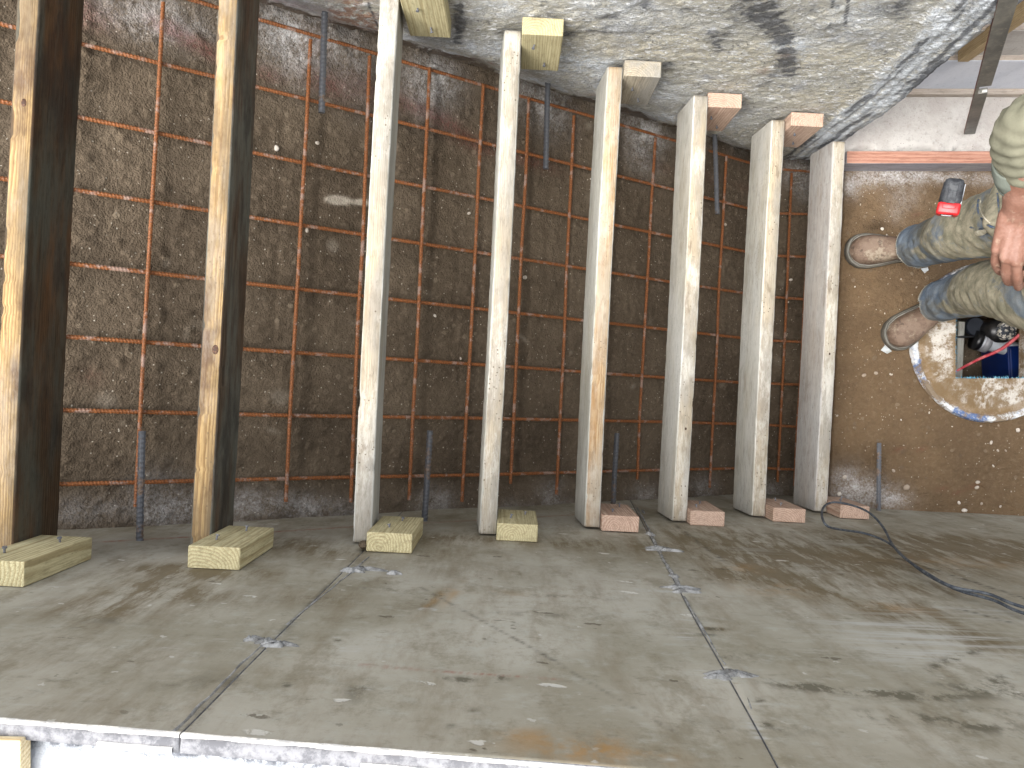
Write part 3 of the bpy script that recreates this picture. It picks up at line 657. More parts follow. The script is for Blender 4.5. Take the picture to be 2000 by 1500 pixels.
rm = empty('rebar_mesh', (-1.0, .25, 1.0))
tag(rm, 'rusty orange welded rebar mesh lying on the dark soil slope under the boards', 'rebar mesh')
inv = Matrix.Translation((1.0, -.25, -1.0))
def zr(X): return max(.333-.64*X, -.215)
k = 0
for i in range(8):
    y = -.248+.1485*i
    bm_pts = [(-1.42, y), (.86, y), (1.0, y)]
    a = inv @ Vector((-1.42, y, zr(-1.42))); c_ = inv @ Vector((.858, y+.004*math.sin(i*2), zr(.858))); d_ = inv @ Vector((1.008, y, -.215))
    dx = rnd.uniform(-.006, .006)
    o = rib_bar('long_bar', a, c_, .0037, M_RUST, rm, wob=.004, seed=i)
    o2 = rib_bar('long_bar_end', c_, d_, .0037, M_RUST, o, wob=.001, seed=i)
for i in range(-4, 15):
    x = -.777+.1315*i
    if x > 1.02: x = 1.0
    top = .85 if i % 3 else .815
    y0 = -.325+rnd.uniform(0, .05); y1 = .775+rnd.uniform(-.01, .02)
    z = zr(x)+.0085
    lift = .0
    rib_bar('cross_bar', inv @ Vector((x+rnd.uniform(-.006, .006), y0, z)), inv @ Vector((x+rnd.uniform(-.006, .006), y1, z+lift)), .0037, M_RUST, rm, wob=.004, seed=30+i)
# ================================================================== DOWELS IN THE WALLS
def dowel(u0, v0, u1, v1, yw, label, rise=0.0):
    a = onwall(u0, v0, yw); d = CZ-a.z; b = P(u1, v1, d-rise)
    s = (b-a).normalized(); loc = a; a2 = Vector(-s*.03); b2 = b-loc
    o = rib_bar('rebar_dowel', a2, b2, .0061, M_STEEL, None, rib=.0095, hgt=.13, wob=.001, seed=u0)
    o.location = loc; tag(o, label, 'rebar dowel', 'grey rebar dowels sticking out of the walls')
dowel(273, 1055, 277, 842, LOWY, 'grey rebar dowel sticking out of the plywood wall between the two darkest boards')
dowel(829, 1018, 840, 841, LOWY, 'dark grey rebar dowel sticking out of the plywood wall right of the third board')
dowel(1197, 992, 1205, 846, LOWY, 'grey rebar dowel sticking out of the plywood wall just right of the orange-topped board')
dowel(1716, 997, 1717, 865, LOWY, 'thin grey rebar dowel over the sandy ground, right of the last board')
dowel(634, 28, 628, 220, TOPY, 'grey rebar dowel sticking out of the old concrete wall between the second and third boards')
dowel(1070, 163, 1066, 330, TOPY, 'dark rebar dowel sticking out of the old concrete wall below the yellow wavy-grained block')
dowel(1396, 262, 1401, 418, TOPY, 'dark rebar dowel hanging over the rusty mesh between the sixth and seventh boards')

# ================================================================== RISER BOARDS
gold_top = wood('gold_edge_wood', srgb(168, 142, 98), srgb(130, 102, 66), 'Y', 260, grey=srgb(112, 98, 78), grey_amt=.85, dark=srgb(78, 58, 44), dark_amt=.8, white=.15, speck=.5)
dark_side = wood('stained_side_wood', srgb(86, 69, 48), srgb(58, 44, 31), 'Y', 160, splotch=srgb(108, 74, 44), spl_amt=.75, grey=srgb(80, 82, 72), grey_amt=.8, dark=srgb(44, 38, 34), dark_amt=.6, speck=.12)
dark_side2 = wood('grey_stained_side_wood', srgb(96, 80, 62), srgb(66, 52, 40), 'Y', 150, splotch=srgb(116, 74, 46), spl_amt=.5, grey=srgb(98, 100, 92), grey_amt=.85, dark=srgb(46, 44, 40), dark_amt=.7, speck=.15)
white_top = wood('pale_edge_wood', srgb(180, 173, 158), srgb(150, 140, 122), 'Y', 260, splotch=srgb(164, 146, 116), spl_amt=.5, grey=srgb(142, 139, 132), grey_amt=.7, dark=srgb(112, 97, 76), dark_amt=.3, white=.7, speck=.85)
grey_side = wood('grey_side_wood', srgb(176, 175, 166), srgb(146, 144, 134), 'Y', 150, splotch=srgb(170, 160, 138), spl_amt=.4, grey=srgb(184, 184, 178), grey_amt=.6, dark=srgb(128, 124, 112), dark_amt=.4, speck=.3, white=.2)
pale_side = wood('pale_side_wood', srgb(194, 192, 182), srgb(162, 158, 146), 'Y', 130, splotch=srgb(178, 168, 148), spl_amt=.45, grey=srgb(190, 190, 186), grey_amt=.6, dark=srgb(132, 124, 108), dark_amt=.35, speck=.4, white=.35)
tan_top = wood('tan_edge_wood', srgb(178, 154, 118), srgb(150, 118, 80), 'Y', 240, splotch=srgb(170, 163, 150), spl_amt=.8, grey=srgb(158, 151, 137), grey_amt=.7, dark=srgb(134, 108, 78), dark_amt=.3, white=.3, speck=.6)
pink_side = wood('pinkish_side_wood', srgb(190, 185, 178), srgb(156, 148, 140), 'Y', 130, splotch=srgb(178, 166, 154), spl_amt=.5, grey=srgb(184, 184, 182), grey_amt=.6, dark=srgb(128, 116, 104), dark_amt=.35, speck=.3, white=.25)
BX = [-.800, -.5356, -.268, -.0182, .2296, .474, .729, .964]
BD = [1.252, 1.402, 1.552, 1.702, 1.852, 2.003, 2.153, 2.303]
BL = ['dark-sided form board with golden top edge at the left end, biggest in view',
      'dark-sided form board with golden top edge and a knot, second from the left',
      'bleached whitish form board spanning the slope, third from the left',
      'narrow bleached form board beside the yellow wavy-grained block, fourth from the left',
      'form board with orange-tan streaked top edge and grey side',
      'pale weathered form board with knots and dirt marks, sixth from the left',
      'pale weathered form board with wide light side, second from the right end',
      'pinkish grey form board at the foot of the stair, nearest the worker']
TS = [(gold_top, dark_side), (gold_top, dark_side2), (white_top, grey_side), (white_top, grey_side), (tan_top, grey_side), (white_top, pale_side), (white_top, pale_side), (white_top, pink_side)]
ENDS = [(-.334, .782)]*8
def riser(i):
    x1 = BX[i]*cp; z1 = CZ-BD[i]; t = .038; h = .146
    lean = -.012
    y0, y1 = -.3345, .782
    if i in (4, 5, 6, 7): y1 = .776
    bm = bmesh.new(); N_ = 150; prev = None; c = .0028
    prof = [(-t/2+c, 0), (t/2-c, 0), (t/2, -c), (t/2, -h*.5), (t/2, -h+c), (t/2-c, -h), (-t/2+c, -h), (-t/2, -h+c), (-t/2, -h*.5), (-t/2, -c)]
    for k in range(N_+1):
        y = y0+(y1-y0)*k/N_; ring = []
        bow = .0025*math.sin(math.pi*k/N_)*(1 if i % 2 else -1)
        for j, (px, pz) in enumerate(prof):
            e = (float(vn(np.array(y*55), np.array(j*2.3+i*9)))-.5)
            e2 = max(0, float(vn(np.array(y*38), np.array(j*3.7+i*5)))-.80)*5
            cx = px+e*.0010 + bow; cz = pz
            if j in (0, 1, 2, 9): cz += e*.0012 - e2*.0028; cx += (-1 if px > 0 else 1)*e2*.0028
            cx += lean*(-pz/h)
            ring.append(bm.verts.new((cx, y-(y0+y1)/2, cz)))
        if prev:
            for j in range(10):
                f = bm.faces.new((prev[j], prev[(j+1) % 10], ring[(j+1) % 10], ring[j]))
                f.material_index = 0 if j in (0,) else 1
                f.smooth = j in (9, 1, 0)
        else: f = bm.faces.new(ring[::-1]); f.material_index = 1
        prev = ring
    bm.faces.new(prev).material_index = 1
    bmesh.ops.recalc_face_normals(bm, faces=bm.faces)
    o = obj('form_board', bm, list(TS[i]))
    o.location = (x1-t/2, (y0+y1)/2, z1)
    tag(o, BL[i], 'form board', 'riser form boards spanning the stair')
    return o
boards = [riser(i) for i in range(8)]
# knot on board 2
def knot(bi, v, uoff=0.0, r=.009):
    b = boards[bi]; d = BD[bi]; y = (750-v)*d/F
    bm = bmesh.new(); ball(bm, (0, 0, 0), 1, (r*.8, r*1.2, .0018), sub=3)
    m = M('knot_wood', .6, .3); col = m.mix(m.rng(m.voro(240), .1, .5), srgb(92, 62, 40), srgb(60, 38, 24))
    o = obj('knot', bm, m.fin(col), b, True); o.location = (uoff, y/cp-(b.location.y), -.0005)
knot(1, 712, .010, .008); knot(0, 250, .0, .006)
for bi, v, uo in [(5, 820, .004), (7, 660, .003)]: knot(bi, v, uo, .0035)
# ================================================================== CLEATS (vertical blocks nailed to the walls)
pt_pine = wood('fresh_yellow_pine', srgb(200, 191, 152), srgb(158, 142, 102), 'Z', 170, splotch=srgb(166, 158, 124), spl_amt=.4, contrast=.75, speck=.25)
pink_fir = wood('fresh_pink_fir', srgb(196, 172, 152), srgb(160, 124, 106), 'Z', 190, splotch=srgb(176, 156, 140), spl_amt=.4, contrast=.7, speck=.3)
grey_fir = wood('weathered_fir', srgb(178, 168, 148), srgb(136, 124, 106), 'Z', 190, grey=srgb(140, 138, 132), grey_amt=.8, contrast=.7, speck=.3)
M_NAIL = steel('nail_steel', srgb(120, 110, 100), .1, srgb(96, 98, 102), .35)
def cleat(bi, dtop, side, mat, label, h=.185, wd=.089, gap=.001, tilt=0):
    yb = LOWY+.0015 if side < 0 else TOPY-.003
    if side > 0: yb = TOPY-.006
    x0 = BX[bi]*cp+gap; s = 1 if side < 0 else -1
    root = empty('wood_cleat', (x0+wd/2, yb+s*.019, CZ-dtop-h))
    root.rotation_euler = (0, tilt, 0)
    tag(root, label, 'wood block', 'short wood blocks nailed to the walls beside the form boards')
    bm = bmesh.new(); box(bm, (0, 0, h/2), (wd, .038, h), bev=.0022)
    for v in bm.verts:
        if v.co.z > h*.9: v.co.z += rnd.uniform(-1, 1)*.0007
    obj('block', bm, mat, root)
    for (nx, nz) in ((rnd.uniform(-.018, -.005), h*rnd.uniform(.62, .75)), (rnd.uniform(-.002, .02), h*rnd.uniform(.22, .36))):
        bm = bmesh.new(); L = rnd.uniform(.005, .009)
        tube(bm, [(0, 0, 0), (0, s*L, 0)], .0018, 8, n=1); tube(bm, [(0, s*L, 0), (0, s*(L+.0022), 0)], .0037, 10, n=1)
        o = obj('nail', bm, M_NAIL, root); o.location = (nx, s*.0185, nz); o.rotation_euler = (rnd.uniform(-.3, .3), 0, rnd.uniform(-.3, .3))
    return root
cleat(0, 1.140, -1, pt_pine, 'speckled yellow pine block at the lower end of the leftmost dark board')
cleat(1, 1.300, -1, pt_pine, 'yellow pine block with two upright nails at the lower end of the second dark board')
cleat(2, 1.489, -1, pt_pine, 'yellow pine block with bold end-grain arcs at the lower end of the third board')
cleat(3, 1.655, -1, pt_pine, 'yellow pine block at the lower end of the fourth board from the left')
cleat(4, 1.830, -1, pink_fir, 'pale pink wood block with splinters at the lower end of the orange-topped board')
cleat(5, 1.972, -1, pink_fir, 'pink wood block at the lower end of the sixth board from the left')
cleat(6, 2.094, -1, pink_fir, 'pink wood block at the lower end of the second board from the right')
cleat(7, 2.215, -1, pink_fir, 'pink wood block beside the looped grey cable at the lower end of the last board', wd=.085)
cleat(2, 1.500, 1, pt_pine, 'yellow wood block on the concrete wall beside the third board from the left', gap=.006)
cleat(3, 1.648, 1, pt_pine, 'yellow wood block with wavy grain on the concrete wall by the fourth board')
cleat(4, 1.838, 1, grey_fir, 'weathered grey wood block on the concrete wall by the orange-topped board')
cleat(5, 2.010, 1, pink_fir, 'pinkish wood block on the concrete wall by the sixth board from the left')
cleat(6, 2.118, 1, pink_fir, 'pinkish wood block on the concrete wall, nearest to the free end of that wall', gap=.004)
# mud lump between board 3 and its cleat
# thin lumber offcut on the wall's white top
c = P(62, 1441, CZ-1.735)
bw = empty('lumber_offcut', (c.x-.10, c.y-.060, 1.757+.06*(c.x-.10))); bw.rotation_euler = (0, -.06, PHI)
tag(bw, 'fresh pale wood offcut lying on the white wall top at the lower left corner', 'wood offcut')
m_l = wood('fresh_white_lumber', srgb(236, 220, 182), srgb(204, 172, 122), 'X', 180, contrast=.6, speck=0)
bm = bmesh.new(); box(bm, (0, 0, .0075), (.20, .115, .015), bev=.0012); obj('block', bm, m_l, bw)
bm = bmesh.new()
for (yy, zz, aa) in [(.02, .013, .5), (.000, .014, -.4), (-.022, .010, .9)]:
    tube(bm, [(.094, yy, zz), (.100, yy+.004*aa, zz+.003), (.104, yy+.010*aa, zz+.004)], [.0009, .0006, .0002], 5)
obj('splinter', bm, m_l, bw)
# mud lump wedged between the third board and its block
bm = bmesh.new(); ball(bm, (0, 0, 0), .012, (1, .6, 1.1), sub=3)
for v in bm.verts: v.co *= 1+.5*(float(vn(np.array(v.co.x*160+4), np.array(v.co.z*160+v.co.y*90), 3))-.5)
c = P(712, 1052, 1.50)
o = obj('mud_lump', bm, M_SOIL, None, True); o.location = (c.x, LOWY+.012, c.z)
tag(o, 'small dark mud lump stuck between the third board and its yellow block', 'mud lump')

# ================================================================== CABLE ON THE PLYWOOD WALL
def plain(name, c, rough=.6, spec=.4, var=None, sc=30, bstr=.0, metal=0):
    m = M(name, rough, spec); col = c
    m.b.inputs['Metallic'].default_value = metal
    n = m.noise(sc, 5, .65)
    if var: col = m.mix(m.rng(n, .42, .62), c, var)
    return m.fin(col, m.bump(n, bstr, .002) if bstr else None)
M_CABLE = plain('dusty_grey_rubber', srgb(58, 63, 70), .65, .3, srgb(92, 96, 100), 60, .2)
cb = empty('cable', tuple(onwall(1850, 1130, LOWY)))
tag(cb, 'grey doubled electric cable looping down the plywood wall near the rightmost board', 'cable')
def cable(pts, r, off=.012):
    q = []
    for (u, v, k) in pts:
        p = onwall(u, v, LOWY+off+k) ; q.append(p-cb.location)
    bm = bmesh.new(); tube(bm, q, r, 10, n=120, cap=True); return obj('cable_strand', bm, M_CABLE, cb, True)
cable([(2150, 1235, 0), (2000, 1198, 0), (1940, 1172, 0), (1870, 1152, 0), (1810, 1122, 0), (1768, 1090, 0), (1735, 1060, 0), (1690, 1042, .004), (1640, 1034, .020), (1614, 1026, .040), (1605, 1004, .050), (1612, 987, .055), (1632, 981, .058), (1668, 988, .055),
       (1700, 1003, .045), (1725, 1030, .026), (1742, 1062, .010), (1765, 1088, .010), (1808, 1118, .012), (1860, 1146, .010), (1930, 1160, .008), (2000, 1186, .006), (2150, 1215, 0)], .0028)

# ================================================================== FORM BOARD, SLAB AND BACKGROUND AT THE LANDING
red_top = wood('fresh_red_wood', srgb(182, 138, 118), srgb(150, 102, 84), 'X', 240, splotch=srgb(188, 152, 134), spl_amt=.5, contrast=.7, speck=.1)
blue_side = wood('grey_plank_wood', srgb(160, 154, 158), srgb(134, 128, 132), 'X', 150, grey=srgb(164, 164, 172), grey_amt=.6, speck=.2, white=.4)
dT = 2.372
a = P(1654, 319, dT); L = .66
bm = bmesh.new(); N_ = 60; prev = None
prof = [(-.019, 0), (.019, 0), (.019, -.089), (-.019, -.089)]
bm2 = bmesh.new()
fb = empty('edge_form', (0, 0, 0)); fb.location = (a.x, a.y, 0); fb.rotation_euler = (0, 0, PHI)
box(bm, (L/2, .019, CZ-dT-.0445), (L, .038, .089), bev=.002)
for f in bm.faces: f.material_index = 0 if f.normal.z > .7 else 1
o = obj('plank', bm, [red_top, blue_side], fb)
bm2.free()
tag(fb, 'reddish edge form plank with grey side before the pale slab behind the worker', 'form plank')

def pale_concrete():
    m = M('pale_concrete', .9, .2); n = m.noise(9, 6, .65); f = m.noise(90, 5, .7); v = m.voro(120)
    col = m.mix(m.rng(n, .35, .65), srgb(164, 158, 152), srgb(182, 178, 172)); col = m.mix(m.rng(f, .52, .72, 0, .5), col, srgb(132, 126, 120))
    col = m.mix(m.math('MULTIPLY', m.rng(v, .16, .1), m.rng(m.noise(20), .5, .6)), col, srgb(96, 90, 84))
    return m.fin(col, m.bump(m.math('ADD', n, f), .6, .004))
M_PC = pale_concrete()
def blue_concrete():
    m = M('smooth_painted_concrete', .6, .35); n = m.noise(7, 6, .65, m.map((1, 1, .4))); f = m.noise(80, 5, .7)
    col = m.mix(m.rng(n, .35, .65), srgb(184, 189, 198), srgb(204, 207, 214)); col = m.mix(m.rng(f, .52, .75, 0, .4), col, srgb(136, 138, 144))
    return m.fin(col, m.bump(m.math('ADD', n, f), .4, .003))
M_BC = blue_concrete()
# slab with broken front edge
s0 = P(1600, 297, 2.40); s1 = P(1600, 185, 2.40); wy = s1.y-s0.y
xs = np.arange(0, .95, .006); ys = np.concatenate([[0, .0001], np.arange(.004, .30, .006)])
Xs, Ys = np.meshgrid(xs, ys, indexing='ij')
rag = (fbm(Xs*22, Ys*0+1, 120, 4)-.5)*.022
Zs = .060 + (fbm(Xs*18, Ys*18, 121, 4)-.5)*.006 - .016*np.exp(-(np.clip(Ys-.008-np.clip(rag, 0, 1), 0, 1)/.010)**2)*sm(.42, .6, fbm(Xs*16, Ys*0, 124, 3))
Zs[:, 0] = -.05
sb = grid_mesh('concrete_slab', Xs, Ys+0*rag, Zs, M_PC, None, None); sb['kind'] = 'structure'
sb.location = (a.x-.02, a.y+.0395, 0); sb.rotation_euler = (0, 0, PHI)
md = sb.modifiers.new('t', 'SOLIDIFY'); md.thickness = .05; md.offset = -1
# low stepped wall behind the slab : concrete faces capped by timber ledges
bwall = empty('stepped_wall', (a.x, a.y+.17, 0)); bwall.rotation_euler = (0, 0, PHI)
tag(bwall, 'low stepped pale concrete wall with brown timber ledges behind the slab', 'wall')
brown_ledge = wood('brown_ledge_wood', srgb(176, 162, 146), srgb(146, 132, 118), 'X', 200, grey=srgb(158, 150, 142), grey_amt=.5, speck=.2)
def yy(v, d): return (750-v)*d/F           # photo-aligned y
y_base = a.y*cp - a.x*sp
def im_y(y): return y-((bwall.location.y)*cp - bwall.location.x*sp)
lv = []
def slabbox(name, y0, y1, z0, z1, mat):
    bm = bmesh.new(); box(bm, (.34, im_y((y0+y1)/2), (z0+z1)/2), (.98, y1-y0, z1-z0), bev=.0015); return obj(name, bm, mat, bwall)
# timber sill 190 -> 173, concrete face 173 -> 119, sill 119 -> 109, face 109 -> 55, sill 55->48, face ...
dA = 2.375; y0 = yy(190, 2.40); y1 = yy(173, dA)
slabbox('ledge', y0, y1+.02, .0605, CZ-dA, brown_ledge)
dB = y1*F/(750-119); slabbox('face', y1, y1+.25, .0, CZ-dB, M_BC)
y2 = yy(109, dB); slabbox('ledge', y1+.001, y2+.01, CZ-dB+.0003, CZ-dB+.004, brown_ledge)
dC = y2*F/(750-60); slabbox('face', y2, y2+.25, CZ-dB+.001, CZ-dC, M_PC)
y3 = yy(48, dC); slabbox('ledge', y2+.001, y3+.01, CZ-dC+.0003, CZ-dC+.004, brown_ledge)
dD = y3*F/(750+40); slabbox('face', y3, y3+.4, CZ-dC+.001, CZ-dD, M_BC)
# upright wood stud behind the free end of the wall
d0 = 2.14; b0 = P(1878, 122, d0)
st = empty('wood_stud', (b0.x, b0.y, CZ-d0)); st.rotation_euler = (0, 0, PHI)
tag(st, 'upright yellowish wood stud just behind the free end of the old concrete wall', 'stud')
st_m = wood('yellow_stud_wood', srgb(176, 156, 120), srgb(146, 120, 86), 'Z', 200, contrast=.7, speck=.1)
bm = bmesh.new(); box(bm, (.004, .019, .5), (.030, .036, 1.0), bev=.002); obj('stud', bm, st_m, st)
# leaning steel stake
sa = P(1895, 258, 2.398); sb_ = P(1975, -25, 1.43)
stk = empty('steel_stake', tuple(sa)); tag(stk, 'leaning dark steel form stake with a notch and rusty edge, standing on the pale slab', 'form stake')
dirv = (sb_-sa); Ls = dirv.length; zax = dirv.normalized(); yax = Vector((0, 1, 0)); yax = (yax-zax*yax.dot(zax)).normalized(); xax = yax.cross(zax)
def steel_stake_mat():
    m = M('dark_dusty_steel', .5, .5); n = m.noise(14, 6, .7, m.map((1, 1, .6))); f = m.noise(60, 4, .7)
    col = m.mix(m.rng(n, .38, .62), srgb(84, 84, 80), srgb(116, 114, 106)); col = m.mix(m.rng(f, .58, .72, 0, .6), col, srgb(148, 138, 124))
    return m.fin(col, m.bump(f, .3, .002))
M_STK = steel_stake_mat(); M_STKR = plain('red_rusty_steel', srgb(120, 66, 52), .6, .4, srgb(84, 58, 48), 40, .3)
bm = bmesh.new()
wd, th = .034, .014
segs = [(0, 0, Ls*.40), (0, Ls*.455, Ls)]
def stk_box(z0, z1, wl, wr):
    vs = box(bm, ((wr-wl)/2, 0, (z0+z1)/2), (wl+wr, th, z1-z0), bev=.0012)
stk_box(0, Ls*.40, wd/2, wd/2-.0035); stk_box(Ls*.455, Ls, wd/2, wd/2); stk_box(Ls*.40+.0002, Ls*.455-.0002, wd/2, -wd/2+.008)
for f in bm.faces: f.material_index = 1 if f.normal.x < -.7 else 0
o = obj('bar', bm, [M_STK, M_STKR], stk)
o.matrix_local = Matrix((( *[xax[0], yax[0], zax[0]], 0), (xax[1], yax[1], zax[1], 0), (xax[2], yax[2], zax[2], 0), (0, 0, 0, 1)))
bm = bmesh.new(); box(bm, (.006, 0, 0), (.012, .006, .003)); o2 = obj('notch_clip', bm, plain('bright_steel', srgb(190, 188, 180), .4, .5), o); o2.location = (0, -.002, Ls*.402)

# ================================================================== SUMP
M_COL = M('chalky_collar', .95, .1); q = M_COL
n1_ = q.noise(14, 5, .65); n2_ = q.noise(110, 5, .75)
sepo = q.n('ShaderNodeSeparateXYZ'); q.set(sepo.inputs[0], q.co)
rad = q.math('SQRT', q.math('ADD', q.math('MULTIPLY', sepo.outputs[0], sepo.outputs[0]), q.math('MULTIPLY', sepo.outputs[1], sepo.outputs[1])))
colr = q.mix(q.rng(q.math('ADD', q.math('MULTIPLY', n1_, .6), q.math('MULTIPLY', n2_, .4)), .42, .56), srgb(120, 101, 76), srgb(196, 190, 180))
rim = q.rng(q.math('ADD', rad, q.rng(q.noise(22, 4, .7), 0, 1, -.02, .02, False)), .230, .237)
blue = q.mix(q.rng(q.noise(9, 5, .7, q.map(loc=(2, 3, 1))), .48, .58), srgb(206, 208, 208), srgb(92, 112, 150))
blue = q.mix(q.rng(n2_, .5, .66), blue, srgb(212, 210, 204))
groove = q.math('MULTIPLY', q.rng(rad, .205, .215), q.rng(rad, .248, .240))
colr = q.mix(q.math('MULTIPLY', groove, .75), colr, srgb(132, 110, 82))
colr = q.mix(rim, colr, blue)
colr = q.mix(q.rng(q.math('ADD', q.math('MULTIPLY', q.noise(11, 5, .7, q.map(loc=(7, 2, 1))), .7), q.math('MULTIPLY', n2_, .3)),   .46, .54, 0, .9), colr, srgb(118, 98, 72))
M_COLLAR = q.fin(colr, q.bump(q.math('ADD', n1_, n2_), .7, .004))
pc = PIT_C
sump = empty('sump_collar', (pc.x, pc.y, 0)); sump.rotation_euler = (0, 0, PHI)
tag(sump, 'round chalky white and blue collar with a square opening in the sandy ground', 'sump collar')
NS = 96; h_ = .115
bm = bmesh.new(); loops = []
def sq(a):
    c, s = math.cos(a), math.sin(a); k = h_/max(abs(c), abs(s)); return c*k, s*k
RO = .256
for rr_, z_ in [(-3, -.36), (-3, -.03), (-1, -.028), (-1, .012), (.0, .016), (.35, .015), (.7, .012), (.82, .010), (.86, .016), (.97, .017), (1.0, .008), (1.02, -.03)]:
    ring = []
    for j in range(NS):
        a = 2*math.pi*(j+.5)/NS+math.pi/4-math.pi/NS; sx, sy = sq(a); ox, oy = RO*math.cos(a), RO*math.sin(a)
        t = max(rr_, 0) if rr_ > -2 else .86; x, y = sx+(ox-sx)*t, sy+(oy-sy)*t
        if rr_ == 0: x += rnd.uniform(-.0012, .0012); y += rnd.uniform(-.0012, .0012)
        ring.append(bm.verts.new((x, y, z_ + (rnd.uniform(-.0012, .0012) if rr_ >= 0 else 0))))
    loops.append(ring)
for a_, b_ in zip(loops[:-1], loops[1:]):
    for j in range(NS): bm.faces.new((a_[j], a_[(j+1) % NS], b_[(j+1) % NS], b_[j]))
bmesh.ops.recalc_face_normals(bm, faces=bm.faces)
for f in bm.faces:
    if f.calc_center_median().z < -.02: f.material_index = 1
obj('collar', bm, [M_COLLAR, plain('pit_side', srgb(120, 104, 88), .9, .1, srgb(92, 78, 66), 20, .4)], sump, False)
# blue frayed tape along the cut edge
bm = bmesh.new()
for e_ in range(4):
    for i in range(110):
        t = -h_+2*h_*rnd.random(); L_ = rnd.uniform(.002, .007)
        p0 = {0: (t, -h_), 1: (t, h_), 2: (-h_, t), 3: (h_, t)}[e_]; dd_ = {0: (0, 1), 1: (0, -1), 2: (1, 0), 3: (-1, 0)}[e_]
        tube(bm, [(p0[0], p0[1], .012), (p0[0]+dd_[0]*L_+rnd.uniform(-.003, .003), p0[1]+dd_[1]*L_+rnd.uniform(-.003, .003), .010+rnd.uniform(-.004, .003))], [.0009, .0004], 4, n=2)
obj('frayed_tape', bm, plain('frayed_blue_tape', srgb(86, 158, 190), .8, .2, srgb(150, 200, 214), 200), sump)
# pit floor and its contents
bm = bmesh.new()
gxp = np.linspace(-.235, .235, 80); Xp, Yp = np.meshgrid(gxp, gxp, indexing='ij'); Zp = -.335+(fbm(Xp*30+5, Yp*30+5, 130, 4)-.5)*.02
bm.free()
zz_ = np.zeros_like(Xp)
pf = grid_mesh('pit_floor', Xp, Yp, Zp, M_SOIL, None, dict(white=zz_, red=zz_, pale=zz_, damp=zz_)); pf.location = (pc.x, pc.y, 0); pf['kind'] = 'structure'
def at_pit(u, v, d): return P(u, v, d)
M_BLK = plain('black_plastic', srgb(20, 20, 22), .35, .5, srgb(40, 38, 36), 30)
M_PVC = plain('grey_white_pvc', srgb(168, 172, 178), .4, .5, srgb(146, 148, 150), 20)
M_BLU = plain('blue_plastic', srgb(8, 36, 96), .4, .5, srgb(8, 30, 76), 12)
cc = M('crusted_cap', .8, .2); M_CAP = cc.fin(cc.mix(cc.rng(cc.noise(70, 5, .75), .48, .54), srgb(66, 70, 78), srgb(206, 200, 186)), cc.bump(cc.noise(70, 5, .75), .5, .004))
# blue tub
c = at_pit(1982, 712, 2.62); tb = empty('blue_tub', tuple(c)); tb.rotation_euler = (0, 0, PHI+.05)
tag(tb, 'dark blue plastic tub at the bottom of the square sump opening', 'tub')
bm = bmesh.new(); box(bm, (.01, -.005, -.07), (.070, .13, .16), bev=.008); obj('tub_body', bm, M_BLU, tb)
bm = bmesh.new(); box(bm, (.01, -.005, .006), (.074, .136, .006), bev=.002); obj('tub_rim', bm, M_BLU, tb)
# pump fitting : black ring + crusted cap, PVC stub
c = at_pit(1953, 646, 2.60); pm_ = empty('pump_fitting', tuple(c)); tag(pm_, 'black pipe fitting with a crusted cap and grey pvc stub inside the sump opening', 'pipe fitting')
bm = bmesh.new(); tube(bm, [(-.006, .004, -.10), (.010, .0, .0)], [.040, .040], 32, n=3); obj('black_ring', bm, M_BLK, pm_, True)
bm = bmesh.new(); tube(bm, [(.010, 0, -.01), (.012, 0, .012)], [.031, .031], 32, n=3)
for v in bm.verts: v.co += Vector((.004, 0, .006))
obj('crusted_cap', bm, M_CAP, pm_)
bm = bmesh.new(); tube(bm, [(-.055, -.030, -.05), (.09, -.062, -.035)], [.026, .026], 28, n=6); obj('pvc_stub', bm, M_PVC, pm_, True)
for xx in (-.045, -.015):
    bm = bmesh.new(); tube(bm, [(xx-.014, -.030-.0065*(xx/.03+1.5), -.05), (xx+.006, -.036-.0065*(xx/.03+1.5), -.048)], [.033, .033], 28, n=2); obj('clamp_ring', bm, M_BLK if xx < -.02 else plain('dull_metal', srgb(130, 130, 134), .4, .5), pm_, True)
c = at_pit(1903, 638, 2.66); cp2 = empty('black_pipe', tuple(c)); tag(cp2, 'round dark capped pipe standing in the shaded corner of the sump opening', 'pipe')
bm = bmesh.new(); tube(bm, [(0, 0, -.10), (0, 0, 0)], [.030, .030], 28, n=2); obj('pipe', bm, M_BLK, cp2)
bm = bmesh.new(); tube(bm, [(0, 0, 0), (0, 0, .010)], [.033, .030], 28, n=2); obj('pipe_cap', bm, plain('dark_cap', srgb(34, 38, 46), .5, .4), cp2)
bm = bmesh.new(); tube(bm, [(-.07, -.04, .0), (-.02, -.036, .008), (.02, -.03, .0), (.06, -.01, -.01)], .0045, 8); obj('hose', bm, M_BLK, cp2, True)
c = at_pit(1872, 690, 2.66); pk = empty('pit_plank', tuple(c)); tag(pk, 'grey wood plank leaning inside the left edge of the sump opening', 'plank')
bm = bmesh.new(); box(bm, (.004, 0, -.03), (.022, .22, .07), bev=.002); obj('plank', bm, grey_side, pk)
rc = [(1850, 735, 2.52), (1880, 718, 2.52), (1915, 700, 2.53), (1955, 682, 2.51), (1990, 655, 2.49), (2030, 620, 2.50)]
c0 = P(*rc[0]); bm = bmesh.new(); tube(bm, [P(*p_)-c0 for p_ in rc], [.0035, .004, .005, .0055, .0055, .005], 12, n=40)
o = obj('red_hose', bm, plain('red_rubber', srgb(150, 44, 52), .5, .4, srgb(176, 92, 92), 30), None, True); o.location = c0
tag(o, 'red hose crossing the square sump opening diagonally', 'hose')

